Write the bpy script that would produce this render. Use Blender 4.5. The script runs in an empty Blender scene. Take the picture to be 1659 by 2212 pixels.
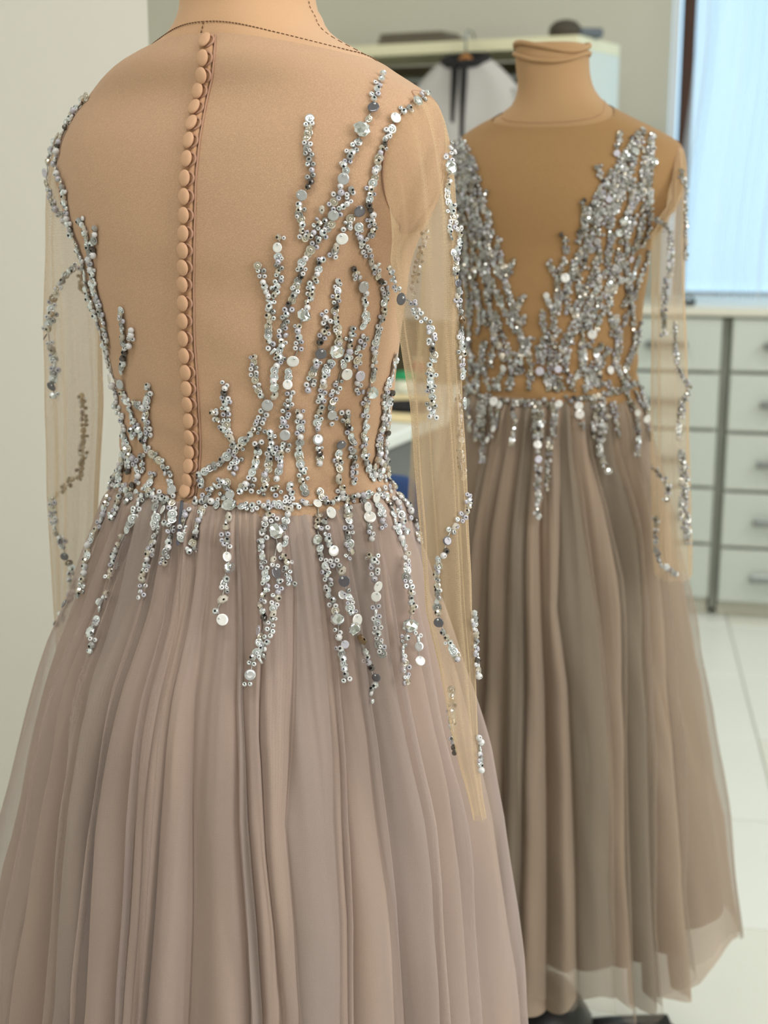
import bpy, math, random
from mathutils import Vector, Matrix, noise
from mathutils.bvhtree import BVHTree

S = bpy.context.scene
COL = S.collection
R = math.radians

# ------------------------------------------------------------------ camera
CAM_H, PITCH, FPX = 1.30, R(13.2), 3067.0
cam_d = bpy.data.cameras.new('camera')
cam = bpy.data.objects.new('camera', cam_d)
COL.objects.link(cam)
cam.location = (0, 0, CAM_H)
cam.rotation_euler = (R(90) - PITCH, 0, 0)
cam_d.sensor_fit = 'VERTICAL'
cam_d.sensor_height = 36.0
cam_d.lens = 36.0 * FPX / 2212
cam_d.clip_start = 0.02
cam_d.dof.use_dof = True
cam_d.dof.focus_distance = 1.17
cam_d.dof.aperture_fstop = 6.2
S.camera = cam

# ------------------------------------------------------------------ world and light
S.view_settings.view_transform = 'Standard'
S.view_settings.look = 'None'
S.view_settings.gamma = 1.0
S.view_settings.use_curve_mapping = False
S.view_settings.exposure = 0.0
S.cycles.transparent_max_bounces = 24
S.cycles.max_bounces = 8
S.cycles.sample_clamp_indirect = 6.0

w = bpy.data.worlds.new('sky')
S.world = w
w.use_nodes = True
bg = w.node_tree.nodes['Background']
bg.inputs['Color'].default_value = (0.50, 0.78, 1.0, 1)
bg.inputs['Strength'].default_value = 1.55


def area(name, loc, target, sx, sy, power, color):
    l = bpy.data.lights.new(name, 'AREA')
    l.shape = 'RECTANGLE'
    l.size, l.size_y = sx, sy
    l.energy = power
    l.color = color
    o = bpy.data.objects.new(name, l)
    COL.objects.link(o)
    o.location = loc
    o.rotation_euler = (Vector(target) - Vector(loc)).to_track_quat('-Z', 'Y').to_euler()
    return o


# daylight falling through the big windows of the room behind the camera
area('window_daylight', (1.9, -0.3, 1.75), (-0.15, 1.3, 1.0), 1.3, 1.5, 38, (1.0, 0.965, 0.92))
area('window_daylight_far', (2.5, 2.7, 1.7), (0.9, 3.3, 0.2), 1.3, 1.3, 26, (0.90, 0.97, 1.0))
# unseen ceiling lamps, added to light the room (panels modelled below)
ADDED_LAMPS = [(-0.5, 0.3), (1.0, 0.3), (-0.6, 2.9), (1.2, 3.0)]
for lx, ly in ADDED_LAMPS:
    area('added_ceiling_light', (lx, ly, 2.66), (lx, ly, 0), 0.9, 0.3, 8, (1.0, 0.96, 0.90))

# ------------------------------------------------------------------ camera maths: a pixel of the 1659 x 2212 photograph -> a point
FW = Vector((0, math.cos(PITCH), -math.sin(PITCH)))
UP = Vector((0, math.sin(PITCH), math.cos(PITCH)))
EYE = Vector((0, 0, CAM_H))


def ray(x, y):
    return FW + Vector((1, 0, 0)) * ((x - 829.5) / FPX) + UP * ((1106 - y) / FPX)


def at(x, y, Y):
    d = ray(x, y)
    return EYE + d * (Y / d.y)


def at_z(x, y, z):
    d = ray(x, y)
    return EYE + d * ((z - CAM_H) / d.z)


def proj(P):
    d = P - EYE
    zc = d.dot(FW)
    return 829.5 + FPX * d.x / zc, 1106 - FPX * d.dot(UP) / zc


def zdepth(P):
    return (P - EYE).dot(FW)


def lerp_table(tab, x):
    if x <= tab[0][0]:
        return tab[0][1:]
    for a, b in zip(tab, tab[1:]):
        if x <= b[0]:
            t = (x - a[0]) / (b[0] - a[0])
            return tuple(p + (q - p) * t for p, q in zip(a[1:], b[1:]))
    return tab[-1][1:]


def pts(s):
    return [tuple(float(v) for v in p.split(',')) for p in s.split()]


def sstep(a, b, x):
    t = max(0.0, min(1.0, (x - a) / (b - a)))
    return t * t * (3 - 2 * t)


# ------------------------------------------------------------------ materials
MATS = {}


def srgb(r, g, b):
    f = lambda c: c / 12.92 if c <= 0.04045 else ((c + 0.055) / 1.055) ** 2.4
    return (f(r / 255), f(g / 255), f(b / 255), 1)


def mat(name, color, rough=0.6, metallic=0.0, spec=0.5, coat=0.0, bump=None, vary=0.0, vscale=6.0, sheen=0.0):
    m = bpy.data.materials.new(name)
    m.use_nodes = True
    nt = m.node_tree
    b = nt.nodes['Principled BSDF']
    b.inputs['Base Color'].default_value = color
    b.inputs['Roughness'].default_value = rough
    b.inputs['Metallic'].default_value = metallic
    b.inputs['Specular IOR Level'].default_value = spec
    b.inputs['Coat Weight'].default_value = coat
    b.inputs['Sheen Weight'].default_value = sheen
    tc = nt.nodes.new('ShaderNodeTexCoord')
    if vary:
        n = nt.nodes.new('ShaderNodeTexNoise')
        n.inputs['Scale'].default_value = vscale
        n.inputs['Detail'].default_value = 5
        nt.links.new(tc.outputs['Object'], n.inputs['Vector'])
        mx = nt.nodes.new('ShaderNodeMix')
        mx.data_type = 'RGBA'
        mx.inputs[6].default_value = tuple(c * (1 - vary) for c in color[:3]) + (1,)
        mx.inputs[7].default_value = tuple(min(1, c * (1 + vary)) for c in color[:3]) + (1,)
        nt.links.new(n.outputs['Fac'], mx.inputs[0])
        nt.links.new(mx.outputs[2], b.inputs['Base Color'])
    if bump and bump[2] == 'weave':
        vn = nt.nodes.new('ShaderNodeTexVoronoi')
        vn.inputs['Scale'].default_value = bump[0]
        vn.inputs['Randomness'].default_value = 0.4
        nt.links.new(tc.outputs['UV'], vn.inputs['Vector'])
        mr = nt.nodes.new('ShaderNodeMapRange')
        mr.inputs['From Max'].default_value = 0.7
        mr.inputs['To Min'].default_value = 0.80
        mr.inputs['To Max'].default_value = 1.10
        nt.links.new(vn.outputs['Distance'], mr.inputs['Value'])
        mm_ = nt.nodes.new('ShaderNodeMix')
        mm_.data_type = 'RGBA'
        mm_.blend_type = 'MULTIPLY'
        mm_.inputs[0].default_value = 1.0
        src_ = b.inputs['Base Color'].links[0].from_socket if b.inputs['Base Color'].links else None
        if src_: nt.links.new(src_, mm_.inputs[6])
        else: mm_.inputs[6].default_value = color
        nt.links.new(mr.outputs['Result'], mm_.inputs[7])
        nt.links.new(mm_.outputs[2], b.inputs['Base Color'])
    if bump:
        sc, st, kind = bump
        if kind == 'weave':
            t = nt.nodes.new('ShaderNodeTexVoronoi')
            src = 'UV'
        else:
            t = nt.nodes.new('ShaderNodeTexNoise')
            src = 'Object'
        t.inputs['Scale'].default_value = sc
        nt.links.new(tc.outputs[src], t.inputs['Vector'])
        bp = nt.nodes.new('ShaderNodeBump')
        bp.inputs['Strength'].default_value = st
        bp.inputs['Distance'].default_value = 0.002
        nt.links.new(t.outputs[0], bp.inputs['Height'])
        nt.links.new(bp.outputs['Normal'], b.inputs['Normal'])
    MATS[name] = m
    return m


def sheer(name, color, color2, cover, edge, mesh_scale=0, mesh_amt=0.0, streak=0.0, translucent=0.35, contrast=1.0):
    """thin net cloth: threads (diffuse + translucent) with open holes between; seen edge-on more thread covers the view"""
    m = bpy.data.materials.new(name)
    m.use_nodes = True
    nt = m.node_tree
    N, L = nt.nodes, nt.links
    N.clear()
    out = N.new('ShaderNodeOutputMaterial')
    mix = N.new('ShaderNodeMixShader')
    tr = N.new('ShaderNodeBsdfTransparent')
    di = N.new('ShaderNodeBsdfDiffuse')
    tl = N.new('ShaderNodeBsdfTranslucent')
    m2 = N.new('ShaderNodeMixShader')
    m2.inputs[0].default_value = translucent
    tc = N.new('ShaderNodeTexCoord')
    mp = N.new('ShaderNodeMapping')
    mp.inputs['Scale'].default_value = (9.0, 1.2, 1.0)
    nz = N.new('ShaderNodeTexNoise')
    nz.inputs['Scale'].default_value = 3.0
    nz.inputs['Detail'].default_value = 4
    nz.inputs['Distortion'].default_value = 0.6
    L.new(tc.outputs['UV'], mp.inputs['Vector'])
    L.new(mp.outputs['Vector'], nz.inputs['Vector'])
    cr = N.new('ShaderNodeMapRange')
    cr.inputs['From Min'].default_value = 0.3
    cr.inputs['From Max'].default_value = 0.7
    L.new(nz.outputs['Fac'], cr.inputs['Value'])
    mc = N.new('ShaderNodeMix')
    mc.data_type = 'RGBA'
    mc.inputs[6].default_value = color
    mc.inputs[7].default_value = color2
    L.new(cr.outputs['Result'], mc.inputs[0])
    L.new(mc.outputs[2], di.inputs['Color'])
    L.new(mc.outputs[2], tl.inputs['Color'])
    L.new(di.outputs[0], m2.inputs[1])
    L.new(tl.outputs[0], m2.inputs[2])
    lw = N.new('ShaderNodeLayerWeight')
    lw.inputs['Blend'].default_value = 0.5
    pw = N.new('ShaderNodeMath')
    pw.operation = 'POWER'
    pw.inputs[1].default_value = 2.2
    L.new(lw.outputs['Facing'], pw.inputs[0])
    fr = N.new('ShaderNodeMapRange')
    fr.inputs['To Min'].default_value = cover
    fr.inputs['To Max'].default_value = edge
    L.new(pw.outputs[0], fr.inputs['Value'])
    fac = fr.outputs['Result']
    if mesh_scale:
        v = N.new('ShaderNodeTexVoronoi')
        v.inputs['Scale'].default_value = mesh_scale
        v.inputs['Randomness'].default_value = 0.35
        v.feature = 'DISTANCE_TO_EDGE'
        L.new(tc.outputs['UV'], v.inputs['Vector'])
        mr = N.new('ShaderNodeMapRange')
        mr.inputs['From Min'].default_value = 0.05
        mr.inputs['From Max'].default_value = 0.35
        mr.inputs['To Min'].default_value = 1.0 + mesh_amt
        mr.inputs['To Max'].default_value = 1.0 - mesh_amt
        L.new(v.outputs['Distance'], mr.inputs['Value'])
        mu = N.new('ShaderNodeMath')
        mu.operation = 'MULTIPLY'
        mu.use_clamp = True
        L.new(fac, mu.inputs[0])
        L.new(mr.outputs['Result'], mu.inputs[1])
        fac = mu.outputs[0]
    L.new(fac, mix.inputs[0])
    L.new(tr.outputs[0], mix.inputs[1])
    L.new(m2.outputs[0], mix.inputs[2])
    L.new(mix.outputs[0], out.inputs['Surface'])
    MATS[name] = m
    return m


M_FORM = mat('beige jersey', srgb(205, 165, 128), 0.85, bump=(900, 0.15, 'noise'), vary=0.05, vscale=3, sheen=0.2)
M_FORM2 = mat('beige jersey shaded', srgb(176, 142, 103), 0.85, bump=(900, 0.12, 'noise'), vary=0.05, vscale=3)  # the form's jersey again, with the reflection's dimness put into the colour
M_THREAD = mat('brown stitching', srgb(120, 88, 60), 0.8)
M_BODICE = mat('nude tulle', srgb(195, 160, 130), 0.85, bump=(820, 0.16, 'weave'), vary=0.05, vscale=5, sheen=0.1)
M_BODICE2 = mat('nude tulle shaded', srgb(160, 126, 84), 0.85, bump=(820, 0.16, 'weave'), vary=0.05, vscale=5)  # nude tulle darkened: weak light on the mirrored chest, put in as colour
M_PLACKET = mat('nude binding', srgb(196, 154, 120), 0.85, bump=(500, 0.3, 'noise'))
M_BUTTON = mat('covered button cloth', srgb(216, 174, 141), 0.8, bump=(700, 0.35, 'noise'), vary=0.05, vscale=120)
M_LOOP = mat('button loop cord', srgb(178, 140, 118), 0.85)
M_SLEEVE = sheer('sheer beige net', srgb(228, 206, 174), srgb(222, 198, 163), 0.26, 0.84, 560, 0.28, translucent=0.4)
M_LINING = sheer('skirt under layer', srgb(188, 167, 153), srgb(180, 161, 151), 0.97, 1.0, translucent=0.06)
M_LINING_G = sheer('skirt under layer grey', srgb(178, 161, 150), srgb(170, 154, 145), 0.97, 1.0, translucent=0.06)
M_OVER = sheer('skirt tulle', srgb(203, 181, 167), srgb(189, 171, 162), 0.74, 0.97, 700, 0.08, translucent=0.12)
M_OVER_G = sheer('skirt tulle grey', srgb(188, 173, 165), srgb(181, 168, 163), 0.74, 0.97, 700, 0.08, translucent=0.12)
M_VEIL = sheer('skirt outer veil', srgb(206, 188, 178), srgb(196, 182, 180), 0.20, 0.75, 700, 0.10, translucent=0.22)
M_LINING2 = sheer('skirt under layer shaded', srgb(172, 150, 130), srgb(160, 143, 126), 0.97, 1.0, translucent=0.06)  # second skirt's cloths: shade and mirror tint mixed into the first skirt's colours
M_LINING2_G = sheer('skirt under layer grey shaded', srgb(146, 135, 119), srgb(140, 129, 114), 0.97, 1.0, translucent=0.06)
M_OVER2 = sheer('skirt tulle shaded', srgb(198, 177, 158), srgb(182, 166, 149), 0.72, 0.95, translucent=0.12)
M_OVER2_G = sheer('skirt tulle grey shaded', srgb(160, 149, 134), srgb(152, 142, 127), 0.72, 0.95, translucent=0.12)
M_VEIL2 = sheer('skirt outer veil shaded', srgb(182, 166, 148), srgb(172, 160, 148), 0.20, 0.7, translucent=0.22)
M_ZIP = mat('slate zip tape', srgb(84, 88, 100), 0.7)
M_HOLE_SHADE = mat('bead hole shade', srgb(28, 26, 30), 0.6)  # dark discs set in the beads, painting the shade inside their holes
M_GEM = mat('cut crystal', (0.80, 0.86, 0.90, 1), 0.05, 0.92, 0.9)
M_CLEAR = mat('clear crystal', (0.76, 0.82, 0.86, 1), 0.08, 0.62, 0.9, 0.6)
M_WARM = mat('champagne crystal', (0.66, 0.62, 0.54, 1), 0.10, 0.65, 0.9, 0.5)
M_PEARL = mat('pearl white', (0.68, 0.69, 0.72, 1), 0.22, 0.0, 0.7, 0.6)
M_LILAC = mat('pearl lilac grey', (0.50, 0.50, 0.58, 1), 0.2, 0.1, 0.7, 0.6)
M_GREY = mat('silver grey', (0.40, 0.41, 0.41, 1), 0.18, 0.5, 0.7, 0.4)
M_SMOKE = mat('smoke bead', (0.07, 0.06, 0.055, 1), 0.12, 0.2, 0.8, 0.5)
M_MOPW = mat('white mother of pearl', (0.84, 0.86, 0.86, 1), 0.16, 0.15, 0.7, 0.5, vary=0.08, vscale=160)
M_MOPG = mat('grey mother of pearl', (0.47, 0.49, 0.51, 1), 0.2, 0.25, 0.7, 0.5, vary=0.25, vscale=160)
M_MOPD = mat('dark mother of pearl', (0.12, 0.12, 0.145, 1), 0.14, 0.3, 0.8, 0.5, vary=0.5, vscale=140)
M_MOPL = mat('lilac mother of pearl', (0.62, 0.62, 0.74, 1), 0.18, 0.1, 0.7, 0.5, vary=0.1, vscale=160)
M_PEARL_D = mat('pearl white shaded', (0.44, 0.44, 0.44, 1), 0.25, 0.0, 0.7, 0.5)  # second gown's beads: the same beads with shade put into their colour
M_LILAC_D = mat('pearl lilac grey shaded', (0.27, 0.27, 0.30, 1), 0.2, 0.1, 0.7, 0.5)
M_CLEAR_D = mat('clear crystal shaded', (0.44, 0.45, 0.43, 1), 0.1, 0.7, 0.9, 0.5)
M_WARM_D = mat('champagne crystal shaded', (0.33, 0.31, 0.25, 1), 0.12, 0.6, 0.9, 0.4)
M_STONE = mat('grey stone chip', (0.50, 0.47, 0.41, 1), 0.35, vary=0.2, vscale=200)
M_BROWN = mat('brown shell chip', (0.13, 0.075, 0.03, 1), 0.2, vary=0.4, vscale=200, coat=0.5)


# ------------------------------------------------------------------ object helpers
def tag(o, label=None, cat=None, group=None, kind=None):
    if label: o['label'] = label
    if cat: o['category'] = cat
    if group: o['group'] = group
    if kind: o['kind'] = kind
    return o


def thing(name, loc, label, cat, group=None):
    o = bpy.data.objects.new(name, None)
    COL.objects.link(o)
    o.location = loc
    o.empty_display_size = 0.05
    return tag(o, label, cat, group)


def root_loc(parent):
    p = Vector((0, 0, 0))
    while parent is not None:
        p += parent.location
        parent = parent.parent
    return p


def mesh(name, verts, faces, mats, smooth=True, fmats=None, uvs=None):
    me = bpy.data.meshes.new(name)
    me.from_pydata([tuple(v) for v in verts], [], faces)
    for m in (mats if isinstance(mats, (list, tuple)) else [mats]):
        me.materials.append(m)
    if fmats:
        me.polygons.foreach_set('material_index', fmats)
    if smooth is True:
        me.polygons.foreach_set('use_smooth', [True] * len(me.polygons))
    elif isinstance(smooth, list):
        me.polygons.foreach_set('use_smooth', smooth)
    if uvs:
        ul = me.uv_layers.new(name='UVMap')
        flat = []
        for f in uvs:
            for c in f:
                flat.extend(c)
        ul.data.foreach_set('uv', flat)
    me.update()
    return me


def obj(name, verts, faces, mats, parent=None, smooth=True, fmats=None, uvs=None, kind=None, label=None):
    o0 = root_loc(parent)
    me = mesh(name, [Vector(v) - o0 for v in verts], faces, mats, smooth, fmats, uvs)
    o = bpy.data.objects.new(name, me)
    COL.objects.link(o)
    if parent is not None:
        o.parent = parent
    if kind: o['kind'] = kind
    if label: o['label'] = label
    return o


class MB:
    """collects several simple shapes into ONE mesh"""
    def __init__(s):
        s.v, s.f, s.m, s.sm = [], [], [], []

    def add(s, verts, faces, mi=0, smooth=True):
        o = len(s.v)
        s.v += [Vector(v) for v in verts]
        s.f += [tuple(i + o for i in f) for f in faces]
        s.m += [mi] * len(faces)
        s.sm += [smooth] * len(faces)
        return s

    def box(s, c, size, rot=0.0, bev=0.0, mi=0):
        hx, hy, hz = size[0] / 2, size[1] / 2, size[2] / 2
        M = Matrix.Rotation(rot, 3, 'Z')
        c = Vector(c)
        if bev <= 0:
            vs = [(x, y, z) for x in (-hx, hx) for y in (-hy, hy) for z in (-hz, hz)]
            fs = [(0, 1, 3, 2), (4, 6, 7, 5), (0, 4, 5, 1), (2, 3, 7, 6), (0, 2, 6, 4), (1, 5, 7, 3)]
        else:
            b = bev
            vs, fs = [], []
            for sx in (-1, 1):
                for sy in (-1, 1):
                    for sz in (-1, 1):
                        vs += [(sx * hx, sy * (hy - b), sz * (hz - b)), (sx * (hx - b), sy * hy, sz * (hz - b)),
                               (sx * (hx - b), sy * (hy - b), sz * hz)]
            I = lambda x, y, z, k: 3 * (4 * (x > 0) + 2 * (y > 0) + (z > 0)) + k
            for sg in (-1, 1):
                q = [(-1, -1), (1, -1), (1, 1), (-1, 1)]
                fs.append(tuple(I(sg, a, d, 0) for a, d in q))
                fs.append(tuple(I(a, sg, d, 1) for a, d in q))
                fs.append(tuple(I(a, d, sg, 2) for a, d in q))
            for a in (-1, 1):
                for d in (-1, 1):
                    fs.append((I(a, d, -1, 0), I(a, d, 1, 0), I(a, d, 1, 1), I(a, d, -1, 1)))
                    fs.append((I(a, -1, d, 0), I(a, 1, d, 0), I(a, 1, d, 2), I(a, -1, d, 2)))
                    fs.append((I(-1, a, d, 1), I(1, a, d, 1), I(1, a, d, 2), I(-1, a, d, 2)))
                    for e in (-1, 1):
                        fs.append((I(a, d, e, 0), I(a, d, e, 1), I(a, d, e, 2)))
        return s.add([M @ Vector(v) + c for v in vs], fs, mi, False)

    def tube(s, path, rad, n=8, mi=0, cap=True):
        path = [Vector(p) for p in path]
        rs = rad if isinstance(rad, (list, tuple)) else [rad] * len(path)
        vs, fs = [], []
        for i, p in enumerate(path):
            t = (path[min(i + 1, len(path) - 1)] - path[max(i - 1, 0)]).normalized()
            a = t.orthogonal().normalized() if i == 0 else (a - t * a.dot(t)).normalized()
            b = t.cross(a)
            for k in range(n):
                an = 2 * math.pi * k / n
                vs.append(p + (a * math.cos(an) + b * math.sin(an)) * rs[i])
        for i in range(len(path) - 1):
            for k in range(n):
                k2 = (k + 1) % n
                fs.append((i * n + k, i * n + k2, (i + 1) * n + k2, (i + 1) * n + k))
        if cap:
            fs.append(tuple(range(n - 1, -1, -1)))
            fs.append(tuple(range((len(path) - 1) * n, len(path) * n)))
        return s.add(vs, fs, mi)

    def lathe(s, prof, c=(0, 0, 0), n=24, mi=0, M=None, capb=True, capt=True):
        vs, fs = [], []
        c = Vector(c)
        for r, z in prof:
            for k in range(n):
                a = 2 * math.pi * k / n
                v = Vector((r * math.cos(a), r * math.sin(a), z))
                vs.append((M @ v if M else v) + c)
        for i in range(len(prof) - 1):
            for k in range(n):
                k2 = (k + 1) % n
                fs.append((i * n + k, i * n + k2, (i + 1) * n + k2, (i + 1) * n + k))
        if capb: fs.append(tuple(range(n - 1, -1, -1)))
        if capt: fs.append(tuple(range((len(prof) - 1) * n, len(prof) * n)))
        return s.add(vs, fs, mi)

    def build(s, name, mats, parent=None, kind=None, label=None):
        return obj(name, s.v, s.f, mats, parent, s.sm, s.m, None, kind, label)


def grid_obj(name, rows, mats, parent, closed=True, uvscale=1.0):
    """rows of points -> one smooth sheet, with UVs in metres"""
    n = len(rows[0])
    verts = [p for r in rows for p in r]
    faces, uvs = [], []
    circ = [0.0]
    for k in range(n):
        circ.append(circ[-1] + (rows[len(rows) // 2][(k + 1) % n] - rows[len(rows) // 2][k]).length)
    down = [0.0]
    for i in range(len(rows) - 1):
        down.append(down[-1] + max((rows[i + 1][0] - rows[i][0]).length, 1e-5))
    for i in range(len(rows) - 1):
        for k in range(n if closed else n - 1):
            k2 = (k + 1) % n
            faces.append((i * n + k, i * n + k2, (i + 1) * n + k2, (i + 1) * n + k))
            uvs.append([(circ[k] * uvscale, down[i]), (circ[k + 1] * uvscale, down[i]),
                        (circ[k + 1] * uvscale, down[i + 1]), (circ[k] * uvscale, down[i + 1])])
    o = obj(name, verts, faces, mats, parent, True, None, uvs)
    return o, (verts, faces)


def bvh(*sets):
    V, F = [], []
    for v, f in sets:
        o = len(V)
        V += v
        F += [tuple(i + o for i in q) for q in f]
    return BVHTree.FromPolygons(V, F)


# ------------------------------------------------------------------ the room
def wallslab(name, p, q, z0, z1, th, m):
    """upright slab whose visible face runs from p to q, thickness away to its left"""
    p, q = Vector((p[0], p[1], 0)), Vector((q[0], q[1], 0))
    d = (q - p).normalized()
    nrm = Vector((-d.y, d.x, 0)) * th
    b = [p, q, q + nrm, p + nrm]
    vs = [Vector((v.x, v.y, z)) for z in (z0, z1) for v in b]
    fs = [(3, 2, 1, 0), (4, 5, 6, 7), (0, 1, 5, 4), (1, 2, 6, 5), (2, 3, 7, 6), (3, 0, 4, 7)]
    return vs, fs


M_WHITE = mat('white wall paint', srgb(240, 240, 234), 0.75, bump=(60, 0.06, 'noise'), vary=0.02, vscale=2)
M_GREYWALL = mat('grey beige wall paint', srgb(204, 202, 187), 0.8, vary=0.02, vscale=2)
M_CEIL = mat('ceiling paint', srgb(228, 226, 218), 0.85)
M_TILE = mat('pale floor tile', srgb(226, 229, 222), 0.32, vary=0.035, vscale=1.6)
M_TILE2 = mat('pale floor tile warm', srgb(222, 223, 212), 0.32, vary=0.035, vscale=1.6)
M_JOINT = mat('tile joint', srgb(222, 224, 216), 0.7)
M_CAB = mat('pale grey green laminate', srgb(196, 203, 195), 0.4)
M_CABTOP = mat('worktop laminate', srgb(214, 212, 198), 0.35)
M_GAP = mat('grey carcass board', srgb(172, 176, 164), 0.7)
M_GAP_SHADE = mat('gap shade grey', srgb(150, 154, 144), 0.7)  # dim tone of the open gap, painted on a strip that closes it
M_STEEL = mat('brushed steel', srgb(150, 155, 155), 0.3, 0.8)
M_CREAM = mat('cream shelf board', srgb(222, 220, 188), 0.5)
M_DARKIN = mat('dark olive backing board', srgb(92, 84, 62), 0.8)
M_BLACK = mat('black cloth', srgb(22, 21, 23), 0.8)
M_BLKPLASTIC = mat('black plastic', srgb(24, 25, 26), 0.4)
M_GREYCLOTH = mat('pale grey cloth', srgb(186, 184, 182), 0.85, bump=(60, 0.25, 'noise'), vary=0.06, vscale=8)
M_WOODBR = mat('dark brown wood', srgb(72, 40, 20), 0.5, vary=0.2, vscale=12)
M_WINWHITE = mat('window reveal paint', srgb(226, 230, 232), 0.6)

# floor: a bed with square tiles let into it
fl = MB()
fl.box((0.4, 1.4, -0.03), (4.8, 8.3, 0.05))
FLOOR = tag(fl.build('floor', M_JOINT), kind='structure')
TS, rotf = 0.45, R(9)
proto_tiles = [MB().box((0, 0, 0), (TS - 0.004, TS - 0.004, 0.01), 0, 0.0015).build('tile', m, FLOOR) for m in (M_TILE, M_TILE2)]
rng = random.Random(4)
Mrot = Matrix.Rotation(-rotf, 3, 'Z')
placed = 0
for i in range(-8, 11):
    for j in range(-10, 14):
        c = Mrot @ Vector((i * TS, j * TS, 0)) + Vector((0.35, 1.2, 0))
        if not (-1.75 < c.x < 2.55 and -2.35 < c.y < 5.2):
            continue
        if placed < 2:
            o = proto_tiles[placed]
        else:
            o = proto_tiles[rng.random() < 0.5].copy()
            COL.objects.link(o)
        o.location = (c.x, c.y, -0.004 + rng.uniform(-0.0004, 0.0004))
        o.rotation_euler = (0, 0, -rotf)
        placed += 1

# back wall with its window; the wall is turned a little from the camera axis
OMEGA = R(11)
WDIR = Vector((math.cos(OMEGA), -math.sin(OMEGA), 0))
WNRM = Vector((-math.sin(OMEGA), -math.cos(OMEGA), 0))     # towards the room
CABF = at_z(1545, 1337, 0.0)                                  # foot of the gap between the drawer units
WORG = CABF - WNRM * 0.47


def on_wall(x, y, off=0.0):
    """point of the photograph on the plane of the back wall (off: metres into the room)"""
    d = ray(x, y)
    o = WORG + WNRM * off
    t = (o - EYE).dot(WNRM) / d.dot(WNRM)
    return EYE + d * t


def along(P):
    return (P - WORG).dot(WDIR)


def wallpt(s, z, off=0.0):
    v = WORG + WDIR * s + WNRM * off
    return Vector((v.x, v.y, z))


def cab_at(x, y):
    return on_wall(x, y, 0.47)


s_win0 = along(on_wall(1449, 150))
z_sill = 0.90
s_win1 = s_win0 + 1.30
z_head = 2.35


def wall_boxes(rects, th):
    b = MB()
    for s0, s1, z0, z1 in rects:
        c = wallpt((s0 + s1) / 2, (z0 + z1) / 2, -th / 2)
        b.box(c, (s1 - s0, th, z1 - z0), -OMEGA)
    return b


SL, SR, ZC = -3.3, 1.75, 2.7
tag(wall_boxes([(SL, s_win0, 0, ZC), (s_win1, SR, 0, ZC), (s_win0, s_win1, 0, z_sill), (s_win0, s_win1, z_head, ZC)], 0.18)
    .build('wall_back', M_GREYWALL), kind='structure')

win = MB()
fr_o = -0.10
for s0, s1, z0, z1 in ((s_win0 + 0.030, s_win0 + 0.072, z_sill, z_head), (s_win1 - 0.10, s_win1 - 0.03, z_sill, z_head),
                       (s_win0 + 0.072, s_win1 - 0.10, z_sill, z_sill + 0.04), (s_win0 + 0.10, s_win1 - 0.10, z_head - 0.07, z_head),
                       (s_win0 + 0.62, s_win0 + 0.68, z_sill + 0.07, z_head - 0.07)):
    win.box(wallpt((s0 + s1) / 2, (z0 + z1) / 2, fr_o), (s1 - s0, 0.06, z1 - z0), -OMEGA, 0.004)
WIN = tag(win.build('window_1', M_WOODBR), kind='structure')
glass = bpy.data.materials.new('window glass')
glass.use_nodes = True
nt = glass.node_tree
nt.nodes.clear()
o_ = nt.nodes.new('ShaderNodeOutputMaterial')
mx = nt.nodes.new('ShaderNodeMixShader')
mx.inputs[0].default_value = 0.06
t_ = nt.nodes.new('ShaderNodeBsdfTransparent')
g_ = nt.nodes.new('ShaderNodeBsdfGlossy')
g_.inputs['Roughness'].default_value = 0.02
nt.links.new(t_.outputs[0], mx.inputs[1])
nt.links.new(g_.outputs[0], mx.inputs[2])
nt.links.new(mx.outputs[0], o_.inputs['Surface'])
for s0, s1 in ((s_win0 + 0.072, s_win0 + 0.62), (s_win0 + 0.68, s_win1 - 0.10)):
    MB().box(wallpt((s0 + s1) / 2, (z_sill + z_head) / 2, fr_o), (s1 - s0, 0.006, z_head - z_sill - 0.14), -OMEGA).build('pane', glass, WIN)
MB().box(wallpt(s_win0 + 0.012, (z_sill + z_head) / 2, -0.09), (0.02, 0.17, z_head - z_sill), -OMEGA).build('window_jamb', M_WINWHITE, WIN)
MB().box(wallpt((s_win0 + s_win1) / 2, z_sill - 0.012, -0.05), (s_win1 - s_win0, 0.22, 0.024), -OMEGA, 0.003).build('window_sill', M_WINWHITE, WIN)

# other walls, ceiling
MIRX = at(320, 60, 1.80)  # edge of an unbuilt mirror; its reflection stands beyond as real geometry
pl = (MIRX.x, MIRX.y)
v, f = wallslab('wall_left', (pl[0] - 1.55 * 0.869, pl[1] + 1.55 * 0.495), pl, 0, ZC, 0.10, M_WHITE)
for i_ in (2, 6):                                        # its end is cut slanting
    v[i_] = Vector((pl[0] - 0.030, pl[1] + 0.10, v[i_].z))
tag(obj('wall_left', v, f, M_WHITE, None, False), kind='structure')
v, f = wallslab('wall_side', (-1.75, -2.4), (-1.75, 5.3), 0, ZC, 0.12, M_WHITE)
tag(obj('wall_side', v, f, M_WHITE, None, False), kind='structure')
v, f = wallslab('wall_right', (2.6, 4.2), (2.6, -2.4), 0, ZC, 0.12, M_GREYWALL)
tag(obj('wall_right', v, f, M_GREYWALL, None, False), kind='structure')
v, f = wallslab('wall_front', (2.6, -2.4), (-1.75, -2.4), 0, ZC, 0.12, M_GREYWALL)
tag(obj('wall_front', v, f, M_GREYWALL, None, False), kind='structure')
tag(MB().box((0.4, 1.4, ZC + 0.04), (4.6, 7.8, 0.08)).build('ceiling', M_CEIL), kind='structure')
m_added_lamp = bpy.data.materials.new('added lamp diffuser')
m_added_lamp.use_nodes = True
b_ = m_added_lamp.node_tree.nodes['Principled BSDF']
b_.inputs['Emission Color'].default_value = (1, 0.96, 0.9, 1)
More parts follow.
